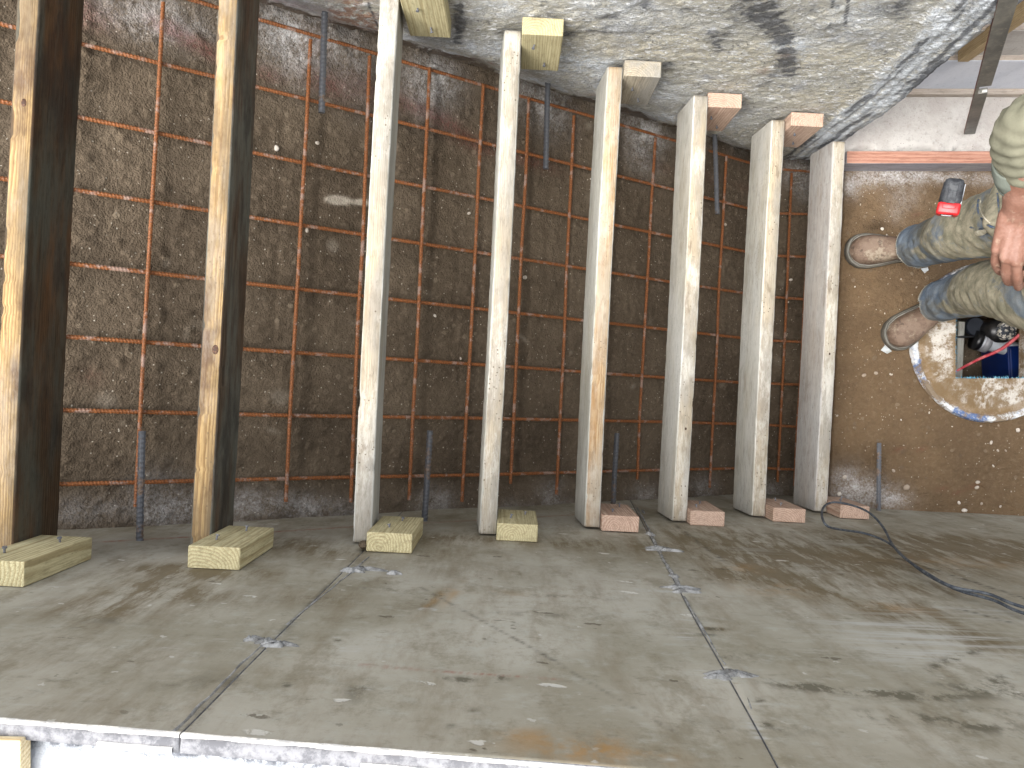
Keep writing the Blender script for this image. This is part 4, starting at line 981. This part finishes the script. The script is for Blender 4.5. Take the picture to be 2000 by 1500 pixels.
# ================================================================== PEBBLES AND SCRAPS
M_PEB = M('pebble', .8, .3); r_ = M_PEB.rand()
M_PEB = M_PEB.fin(M_PEB.mix(r_, srgb(150, 134, 116), srgb(204, 196, 184)), M_PEB.bump(M_PEB.noise(90, 4), .3, .003))
def pebble(u, v, r, flat=.5, lab='small pale pebble lying on the sandy ground near the worker', d=CZ, g='pebbles on the sandy ground', cat='pebble'):
    c = P(u, v, d-.002); bm = bmesh.new(); ball(bm, (0, 0, 0), r, (1, rnd.uniform(.6, .9), flat), sub=2)
    sd_ = rnd.random()*50
    for q_ in bm.verts: q_.co *= 1+.45*(float(vn(np.array(q_.co.x/r*1.1+sd_), np.array(q_.co.y/r*1.1+q_.co.z/r+sd_)))-.5)
    o = obj('pebble', bm, M_PEB, None, True); o.location = c; o.rotation_euler = (0, 0, rnd.uniform(0, 6)); tag(o, lab, cat, g); return o
for (u, v, r) in [(1770, 952, .011), (1910, 942, .008), (1908, 952, .008), (1936, 864, .007), (1988, 840, .008), (1949, 880, .005), (1964, 880, .005), (1940, 910, .005), (1815, 806, .005), (1687, 733, .008), (1711, 729, .007), (1740, 731, .006), (1873, 982, .006), (1884, 997, .010), (1917, 984, .005),
                  (1954, 989, .005), (1950, 831, .004), (1916, 832, .004), (1650, 932, .008), (1639, 965, .008), (1745, 919, .006), (1790, 561, .004), (1760, 545, .003), (1723, 447, .005), (1732, 459, .003), (1728, 612, .003), (1690, 880, .003), (1765, 870, .003), (1860, 833, .003), (1635, 812, .004),
                  (1836, 720, .006), (1832, 695, .005), (1862, 780, .006), (1975, 960, .003), (1760, 820, .003), (1700, 640, .003), (1670, 560, .003)]:
    pebble(u, v, r)
for (u, v, r) in [(1415, 437, .008), (1545, 546, .007), (1540, 590, .004), (1025, 542, .007), (850, 617, .005), (916, 417, .006), (1155, 350, .005), (1475, 470, .005), (1535, 655, .007), (620, 280, .006), (188, 660, .004), (540, 290, .008), (600, 450, .006), (900, 700, .004)]:
    c = onslope(u, v); o = pebble(u, v, r, .5, 'small rounded stone bedded in the dark soil slope under the rebar mesh', g='stones in the soil slope', cat='stone'); o.location = (c.x, c.y, float(zbase(np.array(c.x)))+.003)
def scrap(pts, z, lab, nm='plastic_scrap', m_=None):
    bm = bmesh.new(); c = sum((P(u, v, CZ-z) for u, v in pts), Vector())/len(pts)
    a_ = [bm.verts.new(P(u, v, CZ-z)-c+Vector((0, 0, rnd.uniform(0, .004)))) for u, v in pts]; bm.faces.new(a_)
    r = bmesh.ops.extrude_face_region(bm, geom=bm.faces[:]);
    for v_ in [x for x in r['geom'] if isinstance(x, bmesh.types.BMVert)]: v_.co.z += .0012
    bmesh.ops.recalc_face_normals(bm, faces=bm.faces)
    o = obj(nm, bm, m_ or plain('scrap_white', srgb(186, 190, 190), .5, .4, srgb(160, 162, 158), 60)); o.location = c; tag(o, lab, 'scrap'); return o
scrap([(1719, 684), (1728, 674), (1741, 686), (1732, 691)], .008, 'small pale scrap of plastic poking out beside the toe of the lower boot')
scrap([(1797, 525), (1811, 522), (1812, 528), (1805, 534)], .006, 'small white scrap on the ground between the two boots')

# ================================================================== THE WORKER
W = empty('person', tuple(I(1.24, .30, 0)))
tag(W, 'worker in muddy jeans, olive shirt and brown boots, standing on the sandy ground, one hand hanging in front', 'person')
W['label'] = 'person in muddy blue jeans, olive shirt and brown boots standing on the sandy ground'
def J(x, y, z): return I(x, y, z)-W.location
def pix(u, v, d): return P(u, v, d)-W.location
# joints (photo-aligned metres)
ankR = (1.262, .418, .10); kneR = (1.165, .396, .475); hipR = (1.165, .372, .86)
ankL = (1.345, .262, .10); kneL = (1.235, .248, .475); hipL = (1.185, .190, .86)
def skin_mat():
    m = M('skin', .55, .4); n = m.noise(30, 5, .6); f = m.noise(160, 4, .6)
    col = m.mix(m.rng(n, .35, .65), srgb(118, 84, 70), srgb(136, 102, 88)); col = m.mix(m.rng(f, .5, .75, 0, .35), col, srgb(130, 84, 66))
    d = m.noise(60, 5, .7, m.map(loc=(4, 4, 4))); col = m.mix(m.rng(d, .56, .68, 0, .3), col, srgb(176, 160, 140))
    return m.fin(col, m.bump(m.math('ADD', f, m.voro(190)), .35, .0015))
M_SKIN = skin_mat()
bm = bmesh.new()
T = lambda pts, r, **k: tube(bm, pts, r, 18, round_cap=True, **k)
pel = J(1.20, .255, .93); che = J(1.20, .262, 1.26); nek = J(1.17, .262, 1.46); hed = J(1.11, .262, 1.585)
T([J(*ankR), J(*kneR), J(*hipR)], [.036, .052, .040, .052, .066, .078]); T([J(*ankL), J(*kneL), J(*hipL)], [.036, .052, .040, .052, .066, .078])
for a_, tx, ty in ((ankR, 1.10, .420), (ankL, 1.21, .165)): T([J(a_[0]+.02, a_[1], .055), J(a_[0]+(tx-a_[0])*.55, a_[1]+(ty-a_[1])*.55, .042)], [.030, .022], n=5)
T([J(1.19, .30, .90), J(1.19, .21, .90)], [.10, .10], n=4); T([pel, J(1.215, .258, 1.08), che], [.115, .108, .125], n=8)
T([J(1.20, .335, 1.30), J(1.20, .185, 1.30)], [.10, .10], n=4); T([che, nek, J(1.15, .262, 1.52)], [.10, .062, .056], n=8)
shR = J(1.16, .44, 1.36); elR = pix(2034, 236, 1.345); wrR = pix(1988, 420, 1.50)
shL = J(1.16, .085, 1.36); elL = J(1.28, .03, 1.09); wrL = J(1.34, .04, .86)
T([J(1.18, .36, 1.36), shR], [.06, .056], n=4); T([J(1.18, .16, 1.36), shL], [.06, .056], n=4)
T([shR, elR], [.052, .042], n=6); T([shL, elL], [.052, .042], n=6)
T([elR, elR.lerp(wrR, .35), wrR], [.046, .048, .029], n=8, ell=.88); T([elL, elL.lerp(wrL, .35), wrL], [.042, .044, .028], n=8)
# head
ball(bm, hed+Vector((0, 0, .02)), .1, (1.0, .78, 1.12)); ball(bm, hed+J(-.055, 0, -.035)-J(0, 0, 0)+Vector((0, 0, 0)), .062, (.9, .86, .9))
hd = I(-1, 0, 0); hl = I(0, 1, 0)
T([hed+hd*.092+Vector((0, 0, .022)), hed+hd*.118+Vector((0, 0, -.022))], [.010, .015], n=4)                 # nose
ball(bm, hed+hd*.088+Vector((0, 0, -.052)), .022, (.6, 1.3, .45), Euler((0, 0, PHI)))                                # lips
ball(bm, hed+hd*.076+Vector((0, 0, -.088)), .026)
for s_ in (-1, 1): ball(bm, hed+hl*.08*s_+Vector((0, 0, -.005)), .03, (.6, .28, 1.0), Euler((0, 0, PHI))); ball(bm, hed+hd*.078+hl*.034*s_+Vector((0, 0, .048)), .022, (.5, 1.1, .4), Euler((0, 0, PHI)))
# right hand : palm, five fingers (photo pixels at true depth)
def hand(mir=None):
    def q(u, v, d):
        return pix(u, v, d)
    kn = [(1948, 486, 1.535), (1965, 502, 1.522), (1986, 510, 1.515), (2009, 506, 1.517)]       # little .. index knuckles
    for i, k_ in enumerate(kn):
        T([wrR+I((i-1.5)*.011, 0, 0), q(*k_)], [.021, .0125+.001*(i in (1, 2))], n=7, ell=.8); ball(bm, q(*k_), .0118, (1, 1, .9))
    f = [[(1948, 486, 1.535), (1944, 508, 1.556), (1950, 528, 1.585), (1960, 534, 1.612)],
         [(1965, 502, 1.522), (1964, 528, 1.548), (1968, 550, 1.585), (1976, 551, 1.614)],
         [(1986, 510, 1.515), (1987, 538, 1.538), (1989, 560, 1.575), (1992, 558, 1.606)],
         [(2009, 506, 1.517), (2012, 532, 1.540), (2011, 548, 1.578), (2007, 542, 1.606)]]
    rad = [.0084, .0088, .0092, .0090]
    for i, c_ in enumerate(f):
        T([q(*z) for z in c_], [rad[i]*1.2, rad[i]*1.0, rad[i]*1.12, rad[i]*.96, rad[i]*.9, rad[i]*.78], n=14)
    T([q(2005, 450, 1.52), q(2028, 486, 1.545), q(2018, 520, 1.585), q(2002, 532, 1.610)], [.019, .0145, .012, .0115, .0095], n=12)
    return f
FING = hand()
# left hand, hanging and holding nothing (out of the picture)
for i in range(4):
    b0 = wrL+I(-.05, .03+i*.0, 0)+I(-.012*i+.018, .014*i-.02, -.01); 
    T([wrL, b0], [.022, .014], n=5, ell=.75); T([b0, b0+I(-.03, .012, -.022), b0+I(-.034, .02, -.052), b0+I(-.018, .016, -.066)], [.0105, .0098, .0095, .0075], n=10)
T([wrL+I(-.01, .0, -.01), wrL+I(-.03, .045, -.03), wrL+I(-.05, .05, -.055)], [.018, .013, .010], n=8)
me = remeshed('body', bm, .0033, 2)
co = me_co(me).copy()
body = link('body', me, M_SKIN, W, True)
# nails
bm = bmesh.new()
for i, c_ in enumerate(FING):
    p1 = pix(*c_[3]); p0 = pix(*c_[2]); dn = (p1-p0).normalized(); out = (p0-pix(*c_[0])); out = (out - dn*out.dot(dn)).normalized()
    zax_ = out; xax_ = dn; yax_ = zax_.cross(xax_); Mx = Matrix((xax_, yax_, zax_)).transposed().to_euler()
    ball(bm, p1+out*.0056+dn*.001, .0056, (1.05, .85, .28), Mx, 2)
obj('fingernail', bm, plain('nail_keratin', srgb(204, 170, 150), .4, .5), W, True)
# eyes, brows, hair
for s_ in (-1, 1):
    bm = bmesh.new(); ball(bm, hed+hd*.084+hl*.032*s_+Vector((0, 0, .024)), .0125); obj('eye', bm, plain('eye_white', srgb(220, 216, 208), .3, .5), W, True)
    bm = bmesh.new(); ball(bm, hed+hd*.0935+hl*.032*s_+Vector((0, 0, .023)), .0052); obj('iris', bm, plain('eye_dark', srgb(48, 30, 20), .3, .5), W, True)
bm = bmesh.new(); ball(bm, hed+Vector((0, 0, .035))-hd*.012, .106, (1.0, .80, 1.08)); bmesh.ops.bisect_plane(bm, geom=bm.verts[:]+bm.edges[:]+bm.faces[:], plane_co=hed+hd*.062+Vector((0, 0, .072)), plane_no=(hd*.75+Vector((0, 0, -.66))).normalized(), clear_outer=True)
for v in bm.verts: v.co += v.normal*rnd.uniform(-.002, .003)
M_HAIR = plain('dark_hair', srgb(34, 26, 22), .6, .3, srgb(52, 40, 34), 90, .6)
obj('hair', bm, M_HAIR, W, True)

# --- denim
def denim():
    m = M('muddy_denim', .9, .15); co = m.co
    n = m.noise(11, 6, .68); f = m.noise(70, 5, .72); w_ = m.noise(420, 2, .6)
    col = m.mix(m.rng(n, .36, .62), srgb(92, 106, 122), srgb(126, 138, 150))
    col = m.mix(m.rng(f, .48, .72, 0, .6), col, srgb(138, 142, 142))
    col = m.mix(m.rng(w_, .4, .6, 0, .25), col, srgb(66, 84, 108))
    mud = m.math('MULTIPLY', m.attr('mud'), m.rng(m.math('ADD', m.math('MULTIPLY', n, .5), m.math('MULTIPLY', f, .5)), .36, .52, .35, 1.1))
    mc = m.mix(m.rng(m.noise(26, 5, .7, m.map(loc=(3, 3, 3))), .35, .65), srgb(120, 116, 96), srgb(164, 156, 134))
    mc = m.mix(m.rng(f, .52, .7, 0, .5), mc, srgb(104, 98, 80))
    col = m.mix(m.math('MINIMUM', mud, .95), col, mc)
    pm = m.math('MULTIPLY', m.attr('pale'), m.rng(f, .35, .55)); col = m.mix(m.math('MINIMUM', pm, .8), col, srgb(192, 188, 172))
    dk = m.math('MULTIPLY', m.attr('darkm'), m.rng(f, .3, .55, .2, 1)); col = m.mix(m.math('MINIMUM', dk, .8), col, srgb(86, 84, 74))
    return m.fin(col, m.bump(m.math('ADD', f, m.math('MULTIPLY', w_, .3)), .5, .0025))
M_DEN = denim()
bm = bmesh.new()
def up(p, q, t): return tuple(p[i]+(q[i]-p[i])*t for i in range(3))
hemR = (1.246, .421, .035); hemL = (1.326, .253, .035)
T([J(*hemR), J(*up(ankR, kneR, .55)), J(*kneR), J(*up(kneR, hipR, .6)), J(*hipR)], [.058, .060, .064, .068, .069, .073, .084, .093, .102, .106], n=26)
T([J(*hemL), J(*up(ankL, kneL, .55)), J(*kneL), J(*up(kneL, hipL, .6)), J(*hipL)], [.058, .060, .064, .068, .069, .073, .084, .093, .102, .106], n=26)
T([J(1.185, .315, .89), J(1.185, .195, .89)], [.125, .125], n=4); T([J(1.19, .30, 1.0), J(1.19, .21, 1.0)], [.112, .112], n=4)
# front pocket bag bulging from the right hip
T([J(1.095, .43, .76), J(1.075, .355, .80), J(1.085, .325, .85)], [.030, .048, .035], n=8)
me = remeshed('jeans', bm, .006, 5)
bj = bmesh.new(); bj.from_mesh(me)
bmesh.ops.bisect_plane(bj, geom=bj.verts[:]+bj.edges[:]+bj.faces[:], plane_co=J(1.29, .34, .088), plane_no=(.22, 0, 1), clear_inner=True)
bj.to_mesh(me); bj.free()
co = me_co(me).astype(float); no = me_no(me).astype(float)
wl_ = np.array(W.location); wc = co+wl_
ix = cp*wc[:, 0]+sp*wc[:, 1]; iy = -sp*wc[:, 0]+cp*wc[:, 1]; iz = wc[:, 2]        # photo-aligned
u_ = 1000+F*ix/(CZ-iz); v_ = 750-F*iy/(CZ-iz)
ang = np.arctan2(no[:, 1], no[:, 0])
low = sm(.40, .12, iz)
wr = (fbm(iz*17+ix*9, ang*1.1+iy*8, 200, 3)-.5)*.016*(.35+.9*low) + (fbm(iz*40, ang*2.0+iy*9, 203, 2)-.5)*.005
wr += (fbm(iz*14+iy*14, ix*18, 206, 3)-.5)*.014*sm(.35, .6, iz)
co2 = co+no*wr[:, None]
me.vertices.foreach_set('co', co2.astype(np.float32).ravel()); me.update()
mud = 1.2*np.exp(-(((iz-.50)/.17)**2))*sm(-.1, .5, -no[:, 0]) + 1.1*sm(.50, .62, iz)*(.5+.6*fbm(ix*12, iy*12, 210, 3))
blue_in = np.exp(-(((iy-.32)/.05)**2))*sm(.62, .4, iz)
mud = mud*(.45+1.0*sm(.35, .6, fbm(ix*9+3, iy*9+iz*7, 218, 3)))*(1-.75*blue_in) + .4*sm(.55, .7, fbm(iz*14, ang*2, 212, 3))
pale_ = .8*sm(.12, .085, iz) + .7*np.exp(-((iz-.40)/.03)**2)*sm(.4, .6, fbm(ang*2, iz*20, 214, 2))
mud = np.clip(mud, 0, 1)*.5+.7*sm(.45, .6, mud)
dark_ = .9*np.exp(-(((iz-.30)/.09)**2))*np.exp(-((iy-.46)/.05)**2) + .5*sm(.5, .65, fbm(iz*20, ang*3, 216, 3))*sm(.6, .3, iz)
setattr_f(me, 'mud', mud); setattr_f(me, 'pale', pale_); setattr_f(me, 'darkm', dark_)
jeans = link('jeans', me, M_DEN, W, True)
# hem rings with frayed threads
jm = bmesh.new(); jm.from_mesh(jeans.data); jm.transform(jeans.matrix_world)
rim_e = [e for e in jm.edges if e.is_boundary]
for part in (0, 1):
    bm = bmesh.new()
    for e in rim_e:
        p0, p1 = e.verts[0].co, e.verts[1].co
        yi = -sp*(p0.x+W.location.x)+cp*(p0.y+W.location.y)
        if (yi > .335) != (part == 0): continue
        tube(bm, [p0, p1], .0032, 6, n=1)
        for _ in range(2):
            if rnd.random() < .6:
                s0 = p0.lerp(p1, rnd.random()); tube(bm, [s0, s0+Vector((rnd.uniform(-.006, .006), rnd.uniform(-.006, .006), -rnd.uniform(.002, .008)))], [.0006, .0003], 4, n=2)
    o = obj('hem', bm, M_DEN, W, True)
    for k_, val in (('mud', .35), ('pale', .95), ('darkm', .1)): setattr_f(o.data, k_, np.full(len(o.data.vertices), val))
jm.free()
jeans.modifiers.new('t', 'SOLIDIFY').thickness = -.002
# pocket opening: curved flap seams and a pale torn lining
def seam(pts, r, mat, nm):
    bm = bmesh.new(); tube(bm, [pix(*p_) for p_ in pts], r, 6, n=30); return obj(nm, bm, mat, W, True)
dv_ = bpy.context.evaluated_depsgraph_get()
from mathutils.bvhtree import BVHTree
bvh = BVHTree.FromObject(jeans, bpy.context.evaluated_depsgraph_get())
def onjeans(u, v, lift=.002):
    o_ = Vector((0, 0, CZ)) - W.location; dr = (pix(u, v, 1.0)-o_).normalized()
    h = bvh.ray_cast(o_, dr)
    return (h[0]-dr*lift) if h[0] else None
def seam_j(pts, r, mat, nm, lift=.002):
    q_ = [onjeans(u, v, lift) for u, v in pts]; q_ = [x for x in q_ if x]
    if len(q_) < 2: return
    bm = bmesh.new(); tube(bm, q_, r, 7, n=40); return obj(nm, bm, mat, W, True)
M_SEAM = plain('dark_denim_seam', srgb(74, 88, 112), .9, .1, srgb(110, 112, 100), 90, .4)
M_LIN = plain('pale_pocket_lining', srgb(206, 200, 182), .9, .1, srgb(176, 168, 146), 60, .5)
seam_j([(1918, 374), (1911, 390), (1910, 410), (1918, 428), (1930, 440), (1945, 446)], .0026, M_SEAM, 'pocket_seam')
seam_j([(1922, 372), (1915, 392), (1915, 408), (1922, 424), (1934, 436)], .0014, M_LIN, 'pocket_seam')
seam_j([(1895, 444), (1915, 447), (1938, 444)], .0022, M_SEAM, 'pocket_seam')
seam_j([(1948, 378), (1950, 400), (1952, 430)], .0018, M_SEAM, 'side_seam')
def lin_patch(pts, th=.003, nm='pocket_lining'):
    q_ = [onjeans(u, v, .004) for u, v in pts]
    if any(x is None for x in q_): return
    bm = bmesh.new(); c_ = sum(q_, Vector())/len(q_); cv = bm.verts.new(c_+Vector((0, 0, .004))); vs = [bm.verts.new(x) for x in q_]
    for i in range(len(vs)): bm.faces.new((cv, vs[i], vs[(i+1) % len(vs)]))
    o = obj(nm, bm, M_LIN, W, True); md = o.modifiers.new('t', 'SOLIDIFY'); md.thickness = th; md2 = o.modifiers.new('s', 'SUBSURF'); md2.levels = md2.render_levels = 2
lin_patch([(1902, 450), (1920, 450), (1938, 444), (1928, 456), (1914, 462), (1905, 458)])
lin_patch([(1895, 352), (1903, 345), (1912, 341), (1908, 352), (1899, 358)])

# --- shirt
def cloth(name, a, b, c_):
    m = M(name, .95, .1); n = m.noise(10, 6, .65); f = m.noise(80, 5, .7); w_ = m.noise(500, 2)
    col = m.mix(m.rng(n, .35, .65), a, b); col = m.mix(m.rng(f, .5, .75, 0, .4), col, c_)
    return m.fin(col, m.bump(m.math('ADD', f, m.math('MULTIPLY', w_, .4)), .4, .002))
M_SHIRT = cloth('olive_shirt_cloth', srgb(104, 103, 88), srgb(122, 120, 103), srgb(88, 87, 76))
M_CUFF = cloth('grey_green_cuff', srgb(98, 103, 95), srgb(110, 115, 106), srgb(84, 88, 82))
bm = bmesh.new()
T([J(1.20, .31, 1.0), J(1.20, .31, 1.28)], [.125, .132], n=8); T([J(1.20, .21, 1.0), J(1.20, .21, 1.28)], [.125, .132], n=8)
T([J(1.19, .34, 1.32), J(1.19, .18, 1.32)], [.105, .105], n=6); T([J(1.18, .36, 1.34), shR], [.085, .078], n=4); T([J(1.18, .16, 1.34), shL], [.085, .078], n=4)
cuR = pix(2006, 318, 1.425)
T([shR, shR.lerp(elR, .5), elR, cuR], [.074, .070, .066, .060, .058, .052], n=22); T([shL, shL.lerp(elL, .5), elL, elL.lerp(wrL, .25)], [.074, .070, .062, .055], n=14)
T([J(1.18, .262, 1.42), J(1.165, .262, 1.455)], [.075, .068], n=3)
me = remeshed('shirt', bm, .006, 5)
co = me_co(me).astype(float); no = me_no(me).astype(float); wc = co+wl_
el_ = np.array(elR); sh_ = np.array(shR); cu_ = np.array(cuR)
ax1 = (cu_-el_)/np.linalg.norm(cu_-el_); t_ = (co-el_)@ax1
arm = np.exp(-(np.linalg.norm(co-el_, axis=1)/.16)**2)
ring_ = (fbm(t_*55, np.arctan2(co[:, 0]-el_[0], co[:, 1]-el_[1])*1.3, 220, 3)-.5)*2.4
wr = arm*(ring_+.7*np.sin(t_*210+7*fbm(co[:, 0]*18, co[:, 1]*18, 226, 2)+3*co[:, 0]*20))*.0042*(.4+fbm(co[:, 0]*20, co[:, 1]*20, 222, 2)) + (fbm(co[:, 2]*16+co[:, 0]*7, co[:, 1]*14, 224, 4)-.5)*.016
me.vertices.foreach_set('co', (co+no*wr[:, None]).astype(np.float32).ravel()); me.update()
shirt = link('shirt', me, M_SHIRT, W, True)
bm = bmesh.new(); c1_ = pix(2005, 312, 1.425); c2_ = pix(2000, 350, 1.462)
tube(bm, [c1_, c1_.lerp(c2_, .5), c2_], [.054, .055, .048], 44, n=10, cap=False, rf=lambda t, a: 1+.03*math.sin(a*3+t*3)+.02*math.sin(a*7+1))
o = obj('sleeve_cuff', bm, M_CUFF, W, True); md = o.modifiers.new('t', 'SOLIDIFY'); md.thickness = .004
bm = bmesh.new(); tube(bm, [c2_, c2_+(c2_-c1_).normalized()*.004], [.0495, .0485], 44, n=2, cap=False, rf=lambda t, a: 1+.03*math.sin(a*3+3)+.02*math.sin(a*7+1))
o = obj('cuff_edge', bm, plain('dark_cuff_edge', srgb(88, 94, 88), .9, .1), W, True); md = o.modifiers.new('t', 'SOLIDIFY'); md.thickness = .004

# --- boots
def boot_leather():
    m = M('dusty_brown_leather', .75, .3); n = m.noise(24, 6, .7); f = m.noise(90, 5, .7); g_ = m.noise(13, 5, .65, m.map(loc=(5, 1, 2)))
    col = m.mix(m.rng(n, .38, .62), srgb(98, 80, 67), srgb(120, 102, 88))
    col = m.mix(m.rng(m.math('ADD', m.math('MULTIPLY', g_, .6), m.math('MULTIPLY', f, .4)), .52, .62, 0, .8), col, srgb(150, 138, 120))
    col = m.mix(m.rng(m.noise(30, 5, .7, m.map(loc=(1, 9, 2))), .56, .66, 0, .7), col, srgb(62, 50, 42))
    return m.fin(col, m.bump(m.math('ADD', n, f), .5, .003))
M_BOOT = boot_leather(); M_SOLE = cloth('dusty_grey_rubber_sole', srgb(78, 74, 66), srgb(100, 96, 88), srgb(58, 54, 48)); M_WELT = cloth('dusty_grey_welt', srgb(112, 110, 104), srgb(136, 134, 126), srgb(80, 76, 70))
def half_w(t):                                     # half width along the foot, t = 0 heel .. 1 toe
    xs_ = [0, .04, .12, .3, .45, .65, .78, .88, .95, .985, 1.0]; ys_ = [.006, .024, .033, .033, .034, .046, .051, .047, .034, .019, .004]
    return float(np.interp(t, xs_, ys_))
def boot(toe, heel, name_lab):
    tv = J(*toe); hv = J(*heel); L_ = (tv-hv).length; ax_ = (tv-hv).normalized(); sx = Vector((0, 0, 1)).cross(ax_)
    root = bpy.data.objects.new('boot', None); COL.objects.link(root); root.parent = W; root.location = hv
    bm = bmesh.new(); prev = None; nl = 44; na = 20
    for i in range(nl+1):
        t = .5-.5*math.cos(math.pi*i/nl); w_ = half_w(t)*.93; c_ = ax_*(t*L_*.985+.003)
        top = float(np.interp(t, [0, .06, .25, .42, .6, .78, .9, .97, 1], [.09, .115, .125, .105, .082, .068, .060, .046, .026]))
        ring = []
        for j in range(na+1):
            a = math.pi*j/na; ex = .62 if t > .5 else .8
            cx = math.copysign(abs(math.cos(a))**ex, math.cos(a)); sz = abs(math.sin(a))**.8
            ring.append(bm.verts.new(c_+sx*(w_*cx)+Vector((0, 0, .022+(top-.022)*sz+.002*(float(vn(np.array(t*14), np.array(a*3.)))-.5)*(t < .75)))))
        if prev:
            for j in range(na): bm.faces.new((prev[j], prev[j+1], ring[j+1], ring[j]))
        prev = ring
    bmesh.ops.recalc_face_normals(bm, faces=bm.faces); o = obj('upper', bm, M_BOOT, root, True)
    bm = bmesh.new(); tube(bm, [ax_*.075+Vector((0, 0, .07)), ax_*.07+Vector((0, 0, .20))], [.047, .056], 28, n=5, cap=False); o = obj('shaft', bm, M_BOOT, root, True); md = o.modifiers.new('t', 'SOLIDIFY'); md.thickness = .003
    for (nm, z0, z1, gr, mt) in (('sole', 0.0, .017, .0055, M_SOLE), ('welt', .0172, .0235, .0036, M_WELT)):
        bm = bmesh.new(); n_ = 60; pts_ = []
        for i in range(n_+1): t = .5-.5*math.cos(math.pi*i/n_); pts_.append((t, half_w(t)+gr*min(1, half_w(t)/.02)))
        out = [ax_*(t*(L_+2*gr)-gr)+sx*w_ for t, w_ in pts_]+[ax_*(t*(L_+2*gr)-gr)-sx*w_ for t, w_ in pts_[::-1][1:-1]]
        lo_ = [bm.verts.new(p_+Vector((0, 0, z0))) for p_ in out]; hi = [bm.verts.new(p_*.998+Vector((0, 0, z1))) for p_ in out]
        bm.faces.new(hi); bm.faces.new(lo_[::-1])
        for i in range(len(out)): bm.faces.new((lo_[i], lo_[(i+1) % len(out)], hi[(i+1) % len(out)], hi[i]))
        bmesh.ops.recalc_face_normals(bm, faces=bm.faces)
        bmesh.ops.bevel(bm, geom=[e for e in bm.edges if abs(e.verts[0].co.z-e.verts[1].co.z) < 1e-4 and len(e.link_faces) == 2], offset=.0015, segments=1, affect='EDGES')
        obj(nm, bm, mt, root, False)
    # stitched ridge around the toe
    bm = bmesh.new(); rg = [ax_*(t*L_)+sx*(half_w(t)+.0010)+Vector((0, 0, .0245)) for t in np.linspace(.4, 1, 16)]+[ax_*(t*L_)-sx*(half_w(t)+.0010)+Vector((0, 0, .0245)) for t in np.linspace(1, .4, 16)[1:]]
    tube(bm, rg, .0016, 6, n=90); obj('welt_stitch', bm, M_SOLE, root, True)
    return root
tR = P(1654, 489, 2.44); tL = P(1731, 668, 2.44)
tRi = ((1654-1000)*2.43/F, (750-489)*2.43/F); tLi = ((1733-1000)*2.43/F, (750-668)*2.43/F)
boot((tRi[0]+.007, tRi[1], .004), (tRi[0]+.297, tRi[1]+.006, .004), 'r')
boot((tLi[0]+.006, tLi[1], .004), (tLi[0]+.235, tLi[1]+.165, .004), 'l')
ground_clear = True

# ================================================================== TAPE MEASURE CLIPPED TO THE POCKET
c = P(1858, 384, 1.67)
tm = empty('tape_measure', tuple(c)); tag(tm, 'black and red tape measure clipped to the jeans pocket of the person', 'tape measure')
za = I(-.50, -.10, 1).normalized(); ya = I(.22, .97, 0); ya = (ya-za*ya.dot(za)).normalized(); xa = ya.cross(za)
Mt = Matrix(((xa[0], ya[0], za[0], 0), (xa[1], ya[1], za[1], 0), (xa[2], ya[2], za[2], 0), (0, 0, 0, 1)))
M_TB = plain('black_rubber_case', srgb(34, 36, 40), .6, .4, srgb(60, 62, 66), 70, .3); M_TR = plain('red_case', srgb(206, 36, 40), .4, .5, srgb(170, 30, 34), 40)
def tpart(nm, c_, s_, mat, bev, par=tm, taper=None):
    bm = bmesh.new(); box(bm, c_, s_, bev=bev)
    if taper:
        for v in bm.verts:
            t = (v.co.y-c_[1])/s_[1]; k_ = 1-taper*max(0, t+.1); v.co.x = c_[0]+(v.co.x-c_[0])*k_; v.co.z = c_[2]+(v.co.z-c_[2])*(1-.3*taper*max(0, t))
    o = obj(nm, bm, mat, par, True)
    if par is tm: o.matrix_local = Mt
    return o
tpart('case', (0, .011, -.018), (.044, .056, .056), M_TB, .010, taper=.22)
tpart('red_nose', (0, -.026, -.016), (.045, .026, .052), M_TR, .005)
tpart('case_ridge', (0, .008, .0095), (.018, .046, .003), plain('dark_grip', srgb(48, 50, 54), .7, .3, srgb(78, 80, 82), 80), .0014)
tpart('red_button', (0, -.022, .0105), (.026, .010, .003), M_TR, .0012)
tpart('blade_hook', (-.001, -.0375, -.004), (.026, .005, .010), plain('hook_black', srgb(36, 38, 42), .4, .5), .001)
tpart('blade_end', (-.001, -.0405, -.004), (.020, .0015, .004), plain('hook_steel', srgb(170, 172, 176), .3, .5), .0004)
tpart('belt_clip', (.0215, .004, -.012), (.002, .050, .018), plain('clip_steel', srgb(180, 184, 190), .3, .6), .0008)
